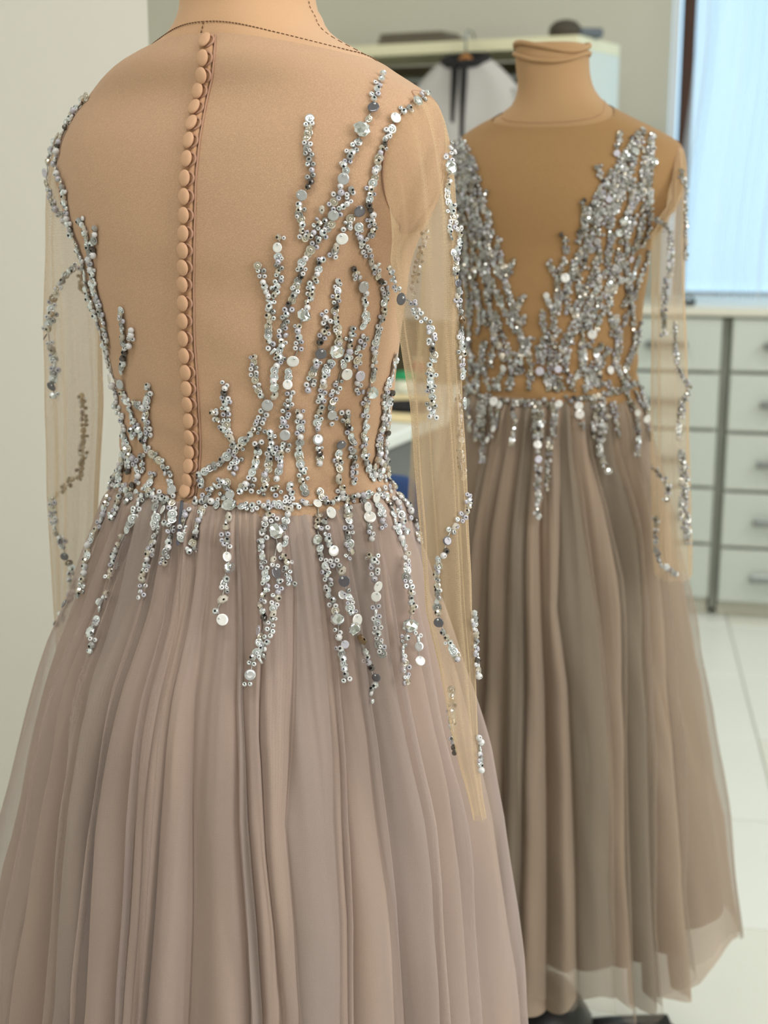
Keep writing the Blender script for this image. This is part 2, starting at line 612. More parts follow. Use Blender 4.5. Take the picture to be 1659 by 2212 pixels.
b_.inputs['Emission Strength'].default_value = 4.0
for k, (lx, ly) in enumerate(ADDED_LAMPS):
    t = thing('added_ceiling_lamp', (lx, ly, ZC), 'unseen flat ceiling lamp panel added for light, ' + ('above the white wall end, near the camera', 'right of the camera, near the front wall', 'above the open wardrobe side of the room', 'above the drawer cabinets side of the room')[k], 'lamp')
    MB().box((lx, ly, ZC - 0.015), (1.0, 0.36, 0.03), 0, 0.004).build('frame', M_WINWHITE, t)
    MB().box((lx, ly, ZC - 0.033), (0.92, 0.30, 0.008)).build('added_diffuser', m_added_lamp, t)

# curtain: gathered sheer cloth in front of the window
M_CURT = sheer('sheer curtain', srgb(240, 244, 246), srgb(226, 236, 242), 0.40, 0.95, translucent=0.6)
COFF = 0.27
cs0, cs1 = along(on_wall(1492, 0, COFF)), s_win1 + 0.15
rows = []
NZ, NS = 26, 320
z_bot = cab_at(1560, 684).z + 0.030
for i in range(NZ + 1):
    q = i / NZ
    z = z_head + 0.12 - q * (z_head + 0.12 - z_bot)
    r_ = []
    edge = along(on_wall(1493 - 34 * sstep(1.72, 1.05, z), 300, COFF))
    for k in range(NS + 1):
        u = k / NS
        s = edge + (cs1 - edge) * u
        off = COFF + 0.028 * math.sin(u * 88 + 1.8 * math.sin(u * 23) + 0.9 * q) * (0.6 + 0.4 * math.sin(u * 31 + 2)) \
            + 0.009 * math.sin(u * 230 + q * 2 + 3 * math.sin(u * 40))
        r_.append(wallpt(s, z, off))
    rows.append(r_)
CURT = thing('curtain', wallpt((cs0 + cs1) / 2, z_bot, COFF), 'pale sheer curtain glowing blue in front of the window', 'curtain')
grid_obj('drape', rows, M_CURT, CURT, closed=False)
rod = MB().tube([wallpt(s_win0 - 0.12, z_head + 0.13, COFF), wallpt(s_win1 + 0.2, z_head + 0.13, COFF)], 0.012, 10)
for s_ in (s_win0 - 0.08, s_win1 + 0.16):
    rod.tube([wallpt(s_, z_head + 0.13, 0.0), wallpt(s_, z_head + 0.13, COFF)], 0.008, 8)
rod.build('curtain_rod', M_STEEL, CURT)

# ------------------------------------------------------------------ drawer units under the window


zt = cab_at(1600, 676).z


def cabinet(s0, s1, rows_y, xref, label, hand_s, hand_w):
    """carcass with five drawers; rows_y are the heights of the joints in the photograph at column xref"""
    zs = [cab_at(xref, y).z for y in rows_y]
    c = wallpt((s0 + s1) / 2, 0, 0.235)
    t = thing('drawer_cabinet', c, label, 'cabinet')
    body = MB()
    w_ = s1 - s0
    body.box(wallpt((s0 + s1) / 2, (zs[0] + zs[-1]) / 2, 0.225), (w_ - 0.002, 0.41, zs[0] - zs[-1]), -OMEGA, 0.002, 0)
    body.build('body', M_GAP, t)
    if label.endswith('gap'):
        MB().box(wallpt(s1 + 0.008, (zs[0] + 0.02) / 2, 0.22), (0.0155, 0.43, zs[0] - 0.03), -OMEGA).build('gap_shade_strip', M_GAP_SHADE, t)
    MB().box(wallpt((s0 + s1) / 2, zs[-1] / 2, 0.21), (w_ - 0.01, 0.40, zs[-1]), -OMEGA).build('plinth', M_CABTOP, t)
    for a, b in zip(zs, zs[1:]):
        d = MB().box(wallpt((s0 + s1) / 2, (a + b) / 2, 0.452), (w_ - 0.012, 0.022, a - b - 0.010), -OMEGA, 0.0025).build('drawer', M_CAB, t)
        hz = (a + b) / 2 + 0.0
        h = MB()
        hc = wallpt(hand_s, hz, 0.486)
        h.box(hc, (hand_w, 0.012, 0.022), -OMEGA, 0.004)
        for e in (-1, 1):
            h.box(wallpt(hand_s + e * hand_w * 0.42, hz, 0.472), (0.012, 0.022, 0.014), -OMEGA)
        h.build('handle', M_STEEL, d)
    return t


s_gap = along(cab_at(1556, 1000))
s_l0 = along(cab_at(1352, 1000))
s_r1 = s_gap + 0.62
cabinet(s_l0, s_gap - 0.009, (684, 806, 931, 1056, 1178, 1297), 1540, 'pale drawer cabinet behind the hanging sleeve, left of the gap',
        along(cab_at(1432, 900)), 0.12)
cabinet(s_gap + 0.009, s_r1, (684, 806, 936, 1063, 1185, 1305), 1580, 'pale drawer cabinet cut off by the right edge of the photo',
        along(cab_at(1690, 900)), 0.13)
zcab = cab_at(1560, 684).z
zt = zcab + 0.025
WT = thing('worktop', wallpt((s_l0 + s_r1) / 2, zcab, 0.24), 'thin pale worktop lying across both drawer cabinets', 'worktop')
MB().box(wallpt((s_l0 + s_r1) / 2, zcab + 0.013, 0.242), (s_r1 - s_l0, 0.47, 0.024), -OMEGA, 0.003).build('board', M_CABTOP, WT)
c = cab_at(1491, 657)
c = wallpt(along(c), zt, 0.40)
k = thing('thread_clip', c, 'tiny dark clip lying on the worktop under the curtain', 'clip')
b = MB()
b.box(c + Vector((0, 0, 0.008)), (0.035, 0.014, 0.014), 0.5, 0.003)
b.tube([c + Vector((-0.012, 0, 0.012)), c + Vector((-0.02, 0, 0.024)), c + Vector((0.0, 0, 0.028)), c + Vector((0.016, 0, 0.012))], 0.003, 6)
b.build('jaw', M_BLKPLASTIC, k)

# ------------------------------------------------------------------ open wardrobe with jacket
WR = R(28)
A0 = at(1250, 75, 4.0)
wz = A0.z
wd = Vector((-math.cos(WR), math.sin(WR), 0))          # along the front, to the left
wb = Vector((math.sin(WR), math.cos(WR), 0))           # to the back
WL, WD, TH = 1.10, 0.34, 0.032
A0 = Vector((A0.x, A0.y, 0))


def wp(s, d, z):
    return Vector((A0 + wd * s + wb * d).xy.to_3d() + Vector((0, 0, z)))


t = thing('open_wardrobe', wp(WL / 2, WD / 2, 0), 'cream open-fronted wardrobe with a dark inside, against the back wall', 'wardrobe')
rw = -WR
MB().box(wp(WL / 2, WD / 2, wz - TH / 2), (WL, WD, TH), rw, 0.002).build('top_board', M_CREAM, t)
MB().box(wp(TH / 2, WD / 2, (wz - TH) / 2 + 0.0), (TH, WD, wz - TH), rw, 0.002).build('side_panel', mat('pale blue grey laminate', srgb(204, 214, 208), 0.5), t)
MB().box(wp(WL - TH / 2, WD / 2, (wz - TH) / 2), (TH, WD, wz - TH), rw, 0.002).build('side_panel', M_CREAM, t)
MB().box(wp(WL / 2, WD - 0.008, (wz - TH) / 2), (WL - 2 * TH, 0.012, wz - TH - 0.01), rw).build('back_panel', M_DARKIN, t)
MB().box(wp(WL / 2, WD / 2, 0.06), (WL - 2 * TH, WD - 0.02, TH), rw).build('bottom_board', M_CREAM, t)
MB().tube([wp(TH, WD / 2, wz - 0.09), wp(WL - TH, WD / 2, wz - 0.09)], 0.012, 10).build('rail', M_STEEL, t)

# jacket on a hanger hooked over the top board
d = ray(1006, 125)
J0 = A0 - wb * 0.05
tt = (J0 - EYE).dot(wb) / d.dot(wb)
JC = EYE + d * tt                                       # middle of the collar
js = (JC - A0).dot(wd)


def jp(u, v_, off=0.0):
    """u: metres to the right of the jacket's middle, v: metres down from the collar"""
    q = wp(js - u, -0.05 - off, 0)
    return Vector((q.x, q.y, JC.z - v_))


jt = thing('jacket', jp(0, 0.9), 'pale grey jacket with black neckline and front bands, hanging on the wardrobe', 'jacket')
rows = []
for i in range(30):
    q = i / 29
    vv = 0.0 + 0.72 * q ** 1.25
    hw = 0.064 + (0.190 - 0.064) * min(1, (vv / 0.115)) ** 0.8 + 0.02 * sstep(0.1, 0.7, vv)
    dp = 0.028 + 0.022 * sstep(0, 0.2, vv)
    r_ = []
    for k in range(40):
        a = 2 * math.pi * k / 40
        x, y_ = hw * math.cos(a), dp * math.sin(a) * (1 + 0.12 * math.sin(7 * a + 3 * q))
        r_.append(jp(x, vv + 0.012 * abs(math.sin(a)) * (1 - q), -y_))
    rows.append(r_)
grid_obj('jacket_body', rows, M_GREYCLOTH, jt)
for sgn in (-1, 1):
    rows = []
    for i in range(18):
        q = i / 17
        cx = sgn * (0.172 + 0.050 * q ** 0.7)
        r_ = []
        for k in range(16):
            a = 2 * math.pi * k / 16
            r_.append(jp(cx + 0.042 * math.cos(a) * (1 - 0.25 * q), 0.085 + 0.50 * q, -0.045 * math.sin(a) * (0.5 + 0.5 * sstep(0, 0.2, q))))
        rows.append(r_)
    grid_obj('jacket_sleeve', rows, M_GREYCLOTH, jt)
    band = MB()
    xs = 0.014 * sgn
    band.add([jp(xs - 0.006, 0.02, 0.052), jp(xs + 0.006, 0.02, 0.052), jp(xs + 0.006, 0.70, 0.054), jp(xs - 0.006, 0.70, 0.054),
              jp(xs - 0.006, 0.02, 0.030), jp(xs + 0.006, 0.02, 0.030), jp(xs + 0.006, 0.70, 0.050), jp(xs - 0.006, 0.70, 0.050)],
             [(0, 1, 2, 3), (7, 6, 5, 4), (0, 3, 7, 4), (1, 5, 6, 2), (0, 4, 5, 1), (3, 2, 6, 7)], 0, False)
    band.build('front_band', M_BLACK, jt)
col = MB()
ring = [jp(0.064 * math.cos(2 * math.pi * k / 24), 0.006 - 0.012 * math.sin(2 * math.pi * k / 24) * -1, 0.03 * -math.sin(2 * math.pi * k / 24) * -1)
        for k in range(25)]
col.tube(ring, 0.012, 8, cap=False)
col.build('collar', M_BLACK, jt)
ht = thing('clothes_hanger', jp(0, -0.06), 'wooden clothes hanger holding up the grey jacket by its hook', 'hanger')
h = MB()
h.tube([jp(-0.13, 0.11), jp(-0.05, 0.045), jp(-0.012, 0.004), jp(0, -0.006), jp(0.012, 0.004), jp(0.05, 0.045), jp(0.13, 0.11)], 0.008, 8)
h.build('bar', mat('orange hanger wood', srgb(176, 120, 64), 0.5), ht)
hk = MB()
hk.tube([jp(0, -0.004), jp(0, -0.055), jp(0.002, -0.068, -0.0), jp(0.0, -0.074, -0.02), jp(0, -0.070, -0.045), jp(0, -0.056, -0.056)], 0.0028, 8)
hk.build('hook', M_STEEL, ht)

# things on top of the wardrobe
c = wp(0.055, 0.10, wz)
k = thing('cloth_bundle', c, 'small dark bundle lying on the right end of the wardrobe top', 'bundle')
b = MB()
b.lathe([(0.035, 0), (0.047, 0.012), (0.045, 0.03), (0.03, 0.045), (0.012, 0.05)], c + Vector((-0.02, 0, 0)), 14)
b.build('lump', mat('dark brown cloth', srgb(70, 64, 54), 0.8), k)
b = MB()
b.box(c + Vector((0.045, 0.0, 0.014)), (0.07, 0.05, 0.026), 0.2, 0.006)
b.build('flap', mat('slate cloth', srgb(96, 104, 112), 0.8), k)
k = thing('folded_cloth', wp(0.50, 0.08, wz), 'flat folded brown grey cloth on the wardrobe top above the jacket', 'cloth')
b = MB()
for i in range(3):
    b.box(wp(0.50 + 0.006 * i, 0.07, wz + 0.006 + 0.010 * i), (0.24 - 0.02 * i, 0.12, 0.009), rw, 0.003)
b.build('layers', mat('taupe cloth', srgb(112, 106, 92), 0.85), k)

# ------------------------------------------------------------------ work table with things on it, seen between body and sleeve
T0 = at_z(833, 946, 0.75)
td = Vector((math.cos(R(66)), math.sin(R(66)), 0))      # the visible long edge runs away to the right
tn = Vector((-td.y, td.x, 0))
TL, TW = 1.05, 0.62


def tp(s, d_, z):
    v = Vector((T0.x, T0.y, 0)) + td * (s - 0.22) + tn * d_
    return Vector((v.x, v.y, z))


rt_ = R(66)
t = thing('work_table', tp(TL / 2, TW / 2, 0), 'white work table with a grey side panel, seen past the beaded waist', 'table')
MB().box(tp(TL / 2, TW / 2, 0.735), (TL, TW, 0.03), rt_, 0.004).build('table_top', mat('white table laminate', srgb(232, 238, 232), 0.35), t)
MB().box(tp(TL / 2 + 0.02, 0.05, 0.40), (TL - 0.18, 0.018, 0.60), rt_, 0.002).build('side_panel', mat('grey panel', srgb(118, 120, 118), 0.6), t)
for s in (0.05, TL - 0.05):
    for d_ in (0.06, TW - 0.06):
        MB().box(tp(s, d_, 0.36), (0.045, 0.045, 0.72), rt_, 0.003).build('leg', M_BLKPLASTIC, t)
M_BOARD = mat('cream card', srgb(232, 214, 168), 0.7)
for n_, (x, y, lx, ly, hz, rz, lab) in enumerate((
        (852, 899, 0.10, 0.16, 0.004, 66, 'cream paper pattern sheet nearest the table edge'),
        (868, 862, 0.16, 0.10, 0.012, 60, 'thick cream card sheet behind the black dish on the table'))):
    c = at_z(x, y, 0.752 + hz)
    o = MB().box(c - Vector((0, 0, hz / 2)), (lx, ly, hz), R(rz), 0.001).build('card_sheet', M_BOARD)
    tag(o, lab, 'card')
c = at_z(877, 878, 0.762)
b = MB().lathe([(0.040, 0.0), (0.054, 0.004), (0.058, 0.018), (0.055, 0.018), (0.048, 0.012)], c - Vector((0, 0, 0.010)), 24)
o = tag(b.build('dish', M_BLACK), 'flat round black dish on the white work table', 'dish')
c = at_z(873, 846, 0.752)
k = thing('jar', c, 'pale jar with a green lid on the work table', 'jar')
MB().lathe([(0.022, 0), (0.026, 0.004), (0.026, 0.028), (0.02, 0.034)], c, 20).build('jar_body', mat('pale jar plastic', srgb(228, 226, 206), 0.4), k)
MB().lathe([(0.024, 0.034), (0.026, 0.036), (0.026, 0.050), (0.022, 0.053)], c, 20).build('lid', mat('green plastic', srgb(20, 150, 92), 0.4), k)
c = at_z(905, 812, 0.752)
k = thing('thread_spool', c, 'red thread spool at the back of the work table', 'spool')
MB().lathe([(0.018, 0), (0.018, 0.004), (0.010, 0.006), (0.010, 0.044), (0.018, 0.046), (0.018, 0.05)], c, 16).build('reel', M_CREAM, k)
MB().lathe([(0.010, 0.007), (0.017, 0.009), (0.017, 0.041), (0.010, 0.043)], c, 16).build('thread', mat('red thread', srgb(176, 52, 44), 0.7), k)

# blue chair by the table
c = at(872, 1075, 2.62)
cx, cy = c.x, c.y
t = thing('chair', (cx, cy, 0), 'blue chair with a rounded back, half hidden behind the skirt', 'chair')
M_BLUE = mat('blue upholstery', srgb(36, 66, 116), 0.8, bump=(300, 0.2, 'noise'))
cz = c.z + 0.045
rows = []
for i in range(15):
    a = math.pi * (i / 14 - 0.5)
    r_ = []
    for k_ in range(24):
        u = 2 * math.pi * k_ / 24
        hx = 0.030 * max(0.03, math.cos(a))
        r_.append(Vector((cx - 0.035 + 0.085 * math.cos(u) * max(0.05, math.cos(a)) ** 0.5, cy + hx * math.sin(u), cz - 0.13 + 0.13 * math.sin(a))))
    rows.append(r_)
grid_obj('backrest', rows, M_BLUE, t)
MB().tube([(cx - 0.03, cy + 0.03, cz - 0.16), (cx - 0.03, cy + 0.05, 0.40), (cx - 0.03, cy + 0.15, 0.36)], 0.014, 8).build('back_support', M_BLKPLASTIC, t)
MB().lathe([(0.10, 0.40), (0.125, 0.41), (0.125, 0.44), (0.10, 0.46)], (cx - 0.03, cy + 0.14, 0), 24).build('seat', M_BLUE, t)
MB().tube([(cx - 0.03, cy + 0.14, 0.06), (cx - 0.03, cy + 0.14, 0.40)], 0.02, 10).build('gas_column', M_STEEL, t)
for k_ in range(5):
    a = 2 * math.pi * k_ / 5
    MB().tube([(cx - 0.03, cy + 0.14, 0.08), (cx - 0.03 + 0.15 * math.cos(a), cy + 0.14 + 0.15 * math.sin(a), 0.05),
               (cx - 0.03 + 0.17 * math.cos(a), cy + 0.14 + 0.17 * math.sin(a), 0.012)], [0.018, 0.012, 0.012], 8).build('foot', M_BLKPLASTIC, t)


# ------------------------------------------------------------------ the dress form and gown, and their mirror image as geometry
class Body:
    """body of a dress form as rings: height z, half width a, half depth b, centre, all in metres, turned by phi about the vertical"""
    def __init__(s, table, axis, phi, n=2.35):
        s.axis, s.phi, s.n = axis, phi, n
        s.xb = Vector((math.cos(phi), math.sin(phi), 0))
        s.yb = Vector((-math.sin(phi), math.cos(phi), 0))
        s.rings = []
        for y, xL, xR, r in table:
            z = at(axis[2], y, axis[1]).z
            cx, cy = axis[0], axis[1]
            zc = zdepth(Vector((cx, cy, z)))
            a = (xR - xL) / 2 * zc / FPX / 0.88
            for it in range(14):
                us = []
                for k in range(72):
                    us.append(proj(s.point(a, a * r, cx, cy, z, 2 * math.pi * k / 72))[0])
                wd_ = max(us) - min(us)
                a *= (xR - xL) / wd_
                cx += ((xL + xR) / 2 - (max(us) + min(us)) / 2) * zc / FPX
            s.rings.append((z, a, a * r, cx, cy))
        s.rings.sort()

    def point(s, a, b, cx, cy, z, u, n=None, off=0.0):
        n = n or s.n
        c, d = math.cos(u), math.sin(u)
        x = a * math.copysign(abs(c) ** (2 / n), c)
        y = b * math.copysign(abs(d) ** (2 / n), d)
        if off:
            l = math.hypot(x, y)
            x += x / l * off
            y += y / l * off
        return Vector((cx, cy, z)) + s.xb * x + s.yb * y

    def at(s, z, u, off=0.0):
        R_ = s.rings
        if z <= R_[0][0]:
            a, b, cx, cy = R_[0][1:]
        elif z >= R_[-1][0]:
            a, b, cx, cy = R_[-1][1:]
        else:
            for i in range(len(R_) - 1):
                if z <= R_[i + 1][0]:
                    p0, p1, p2, p3 = R_[max(i - 1, 0)], R_[i], R_[i + 1], R_[min(i + 2, len(R_) - 1)]
                    t = (z - p1[0]) / (p2[0] - p1[0])
                    vals = []
                    for q in range(1, 5):
                        m1 = (p2[q] - p0[q]) / (p2[0] - p0[0]) * (p2[0] - p1[0])
                        m2 = (p3[q] - p1[q]) / (p3[0] - p1[0]) * (p2[0] - p1[0])
                        h = t * t * (3 - 2 * t)
                        vals.append(p1[q] * (1 - h) + p2[q] * h + m1 * t * (1 - t) ** 2 - m2 * t * t * (1 - t))
                    a, b, cx, cy = vals
                    break
        return s.point(a, b, cx, cy, z, u, None, off)


NU = 128


def seam_z(zb, zs, zf, u):
    """height of the neck seam round the body: back, side, front (u = angle, back at -90 degrees)"""
    d = math.sin(u)
    return zs + (zb - zs) * max(0, -d) ** 1.3 + (zf - zs) * max(0, d) ** 1.3


def dress_form(B, zw, ztop, zsb, zss, zsf, label, group, thread=None, cover=None):
    cover = cover or M_FORM
    ax = B.axis
    t = thing('dress_form', (ax[0], ax[1], 0), label, 'dress form', group)
    # torso incl. hips below the waist
    rows = []
    zlow = zw - 0.20
    n0 = 10
    for i in range(n0):
        q = i / n0
        z = zlow + (zw - zlow) * q
        sc = 1.0 + 0.12 * math.sin(math.pi * (1 - q) * 0.6)
        row = []
        for k in range(NU):
            p = B.at(zw, 2 * math.pi * k / NU)
            c = Vector((B.rings[0][3], B.rings[0][4], p.z))
            p = c + (p - c) * (sc - 0.05)
            row.append(Vector((p.x, p.y, z)))
        rows.append(row)
    nz = 74
    for i in range(nz + 1):
        z = zw + (ztop - zw) * i / nz
        rows.append([B.at(z, 2 * math.pi * k / NU) for k in range(NU)])
    c = sum(rows[-1], Vector()) / NU
    rows.append([c + (p - c) * 0.93 + Vector((0, 0, 0.002)) for p in rows[-1]])
    rows.append([c + (p - c) * 0.85 - Vector((0, 0, 0.006)) for p in rows[-2]])
    rows.append([c + (p - c) * 0.02 - Vector((0, 0, 0.007)) for p in rows[-3]])
    grid_obj('torso_cover', rows, cover, t)
    # stitched seam round the neck base: short stitches
    sm = MB()
    N_ = 150
    for k in range(N_):
        u0, u1 = 2 * math.pi * k / N_, 2 * math.pi * (k + 0.62) / N_
        ps = [B.at(seam_z(zsb, zss, zsf, u), u, 0.0008) for u in (u0, (u0 + u1) / 2, u1)]
        sm.tube(ps, 0.0005, 4)
    u = -math.pi / 2
    for k in range(7):
        z0 = zsb - 0.0035 * k
        sm.tube([B.at(z0, u, 0.0008), B.at(z0 - 0.002, u, 0.0008)], 0.0006, 4)
    u = R(8)
    k = 0
    while seam_z(zsb, zss, zsf, u) + 0.0036 * k < ztop - 0.003:
        z0 = seam_z(zsb, zss, zsf, u) + 0.0036 * k
        sm.tube([B.at(z0, u, 0.0008), B.at(z0 + 0.002, u, 0.0008)], 0.0004, 4)
        k += 1
    sm.build('neck_seam', thread or M_THREAD, t)
    # stand
    MB().tube([(ax[0], ax[1], 0.06), (ax[0], ax[1], zlow + 0.02)], 0.016, 12).build('pole', M_BLKPLASTIC, t)
    MB().lathe([(0.085, 0.03), (0.09, 0.06), (0.085, 0.10), (0.06, 0.14), (0.018, 0.16)], (ax[0], ax[1], 0), 20).build('hub', M_BLKPLASTIC, t)
    for k in range(5):
        a = 2 * math.pi * k / 5 + 0.3
        e = Vector((math.cos(a), math.sin(a), 0))
        o = Vector((ax[0], ax[1], 0))
        leg = MB().tube([o + e * 0.03 + Vector((0, 0, 0.06)), o + e * 0.13 + Vector((0, 0, 0.055)), o + e * 0.22 + Vector((0, 0, 0.045))],
                        [0.02, 0.016, 0.013], 8).build('leg', M_BLKPLASTIC, t)
        w_ = MB()
        side = Vector((-e.y, e.x, 0))
        cc = o + e * 0.22 + Vector((0, 0, 0.022))
        M_ = Matrix((e, Vector((0, 0, 1)), side)).transposed()
        w_.lathe([(0.010, -0.012), (0.020, -0.011), (0.021, 0.0), (0.020, 0.011), (0.010, 0.012)], cc, 14, 0, M_)
        w_.build('castor', M_BLKPLASTIC, leg)
    return t


def bodice(B, zw, zsb, zss, zsf, parent, m):
    rows = []
    nz = 80
    for i in range(nz + 1):
        q = i / nz
        row = []
        for k in range(NU):
            u = 2 * math.pi * k / NU
            zt_ = seam_z(zsb, zss, zsf, u)
            z = zw - 0.004 + (zt_ - zw + 0.004) * q
            off = 0.0028
            p = B.at(z, u, off)
            wr = noise.noise(Vector((p.x * 16, p.y * 16, p.z * 26))) * 0.0024 * (1 - sstep(0.45, 0.75, q)) \
                + 0.0019 * math.sin(p.z * 190 + 2.5 * math.sin(u * 3) + p.x * 40) * sstep(0.34, 0.05, q) * 0.8
            p = B.at(z, u, off + max(-0.0016, wr))
            row.append(p)
        rows.append(row)
    return grid_obj('bodice', rows, m, parent)


class Skirt:
    def __init__(s, B, zw, zhem, prof, creases, seed, wr=(0.132, 0.10)):
        s.B, s.zw, s.zhem = B, zw, zhem
        ax = B.axis
        tab = []
        for y, xL, xR in prof:
            P = at(829.5, y, ax[1])
            zc = zdepth(P)
            tab.append((P.z, ((xL + xR) / 2 - 829.5) * zc / FPX, (xR - xL) / 2 * zc / FPX))
        tab.sort()
        z0, c0, r0 = tab[0]
        z1, c1, r1 = tab[1]
        s.prof = [(zhem - 0.01, c0 + (c0 - c1) / (z1 - z0) * (z0 - zhem) * 0.4, r0 + (r0 - r1) / (z1 - z0) * (z0 - zhem) * 0.75)] + tab if zhem < z0 else tab
        rng = random.Random(seed)
        tracks = []
        shape = []
        for amp_, sk_, cr in creases:
            shape.append((amp_, sk_))
            cr = pts(cr)
            tr = []
            for x, y in cr:
                Ys = ax[1] - 0.1
                for it in range(8):
                    P = at(x, y, Ys)
                    cx, r = lerp_table(s.prof, P.z)
                    sn = max(-0.995, min(0.995, (P.x - cx) / r))
                    psi = math.asin(sn)
                    Ys = ax[1] - r * math.cos(psi)
                tr.append((P.z, psi))
            tr.sort()
            tracks.append(tr)
        # the far half: evenly gathered folds
        back0, back1 = math.pi / 2 + 0.12, 3 * math.pi / 2 - 0.12
        nb = 11
        for i in range(nb):
            ps = back0 + (back1 - back0) * (i + 0.5 + rng.uniform(-0.25, 0.25)) / nb
            tracks.append([(zhem, ps + rng.uniform(-0.04, 0.04)), (zw, ps)])
        s.tracks = tracks
        s.cols = shape + [(rng.uniform(0.65, 1.25), rng.uniform(0.55, 1.7)) for _ in tracks[len(shape):]]
        s.rng = rng

    def rows(s, off=0.0, layer=0, per=20, nz=96, depth=1.0, zhem=None, hemwave=0.0):
        """rows of points from waist to hem; every fold keeps its own run of points, so fold lines stay clean"""
        zhem = zhem if zhem is not None else s.zhem
        B, ax = s.B, s.B.axis
        out = []
        zm = s.zw - 0.25
        order = sorted(range(len(s.tracks)), key=lambda j: lerp_table(s.tracks[j], zm)[0] % (2 * math.pi))
        a0 = None
        s.order, s.per = order, per
        nseed = Vector((layer * 7.3, layer * 3.1, ax[0] * 10))
        _, wa, wb_, wcx, wcy = B.rings[0]
        r_waist = lerp_table(s.prof, s.zw)[1]
        for i in range(nz + 1):
            q = i / nz
            zr = s.zw + (zhem - s.zw) * q
            cx, r = lerp_table(s.prof, zr)
            ang = [lerp_table(s.tracks[j], zr)[0] for j in order]
            ref = [lerp_table(s.tracks[j], zm)[0] % (2 * math.pi) for j in order]
            ang = [a + 2 * math.pi * round((b - a) / (2 * math.pi)) for a, b in zip(ang, ref)]
            for k in range(1, len(ang)):
                ang[k] = max(ang[k], ang[k - 1] + 0.012)
            ang.append(ang[0] + 2 * math.pi)
            row = []
            for jj, j in enumerate(order):
                wdt = max(0.012, ang[jj + 1] - ang[jj])
                amp, sk = s.cols[j]
                wm = wdt * r
                A = min(0.058, 0.60 * wm) * amp * sstep(-0.07, 0.26, q) * depth
                for m in range(per):
                    tl = 0.5 - 0.5 * math.cos(math.pi * m / per)
                    tl = 0.5 * tl + 0.5 * m / per
                    psi = ang[jj] + wdt * tl
                    g = math.sin(math.pi * tl ** sk) ** 0.7 if m else 0.0
                    dirv = Vector((math.sin(psi), -math.cos(psi), 0))
                    al = math.atan2(dirv.dot(B.yb), dirv.dot(B.xb))
                    rw_ = (abs(math.cos(al) / wa) ** 2.2 + abs(math.sin(al) / wb_) ** 2.2) ** (-1 / 2.2)
                    h = sstep(0.0, 0.26, q)
                    rr = rw_ * (r / r_waist) * (1 - h) + r * h + 0.004
                    circ = Vector((math.sin(psi), math.cos(psi), 0))
                    gat = (0.0072 * noise.noise(circ * 13 + Vector((0, 0, zr * 2.0 + layer * 5))) + 0.0040 * noise.noise(circ * 30 + Vector((0, 0, zr * 2.5 + layer * 5 + 3)))) \
                        * (1 - 0.86 * sstep(0.06, 0.42, q)) * sstep(-0.02, 0.04, q)
                    p3 = circ * 5.0 + Vector((0, 0, zr * 3.4)) + nseed
                    wrk = noise.noise(p3) * 0.010 * sstep(0.1, 0.6, q) + noise.noise(p3 * 2.3 + Vector((zr * 4, 0, 0))) * 0.0045 * sstep(0.08, 0.35, q)
                    rad = rr + off * sstep(0, 0.12, q) + A * (g - 0.92) + gat + wrk - 0.010 * sstep(0, 0.12, q)
                    c = Vector((wcx + (cx - wcx) * h, wcy + (ax[1] - wcy) * h, 0))
                    z = zr + (hemwave * q ** 6 * (math.sin(psi * 5 + 1 + layer) + 0.5 * math.sin(psi * 13)) if hemwave else 0)
                    row.append(Vector((c.x, c.y, z)) + dirv * rad)
            out.append(row)
        return out

    def panels(s, o, grey):
        """the panels of the skirt cut from the greyer tulle"""
        idx = []
        for k, p in enumerate(o.data.polygons):
            col = (k % (len(s.order) * s.per)) // s.per
            idx.append(1 if s.order[col] in grey else 0)
        o.data.polygons.foreach_set('material_index', idx)


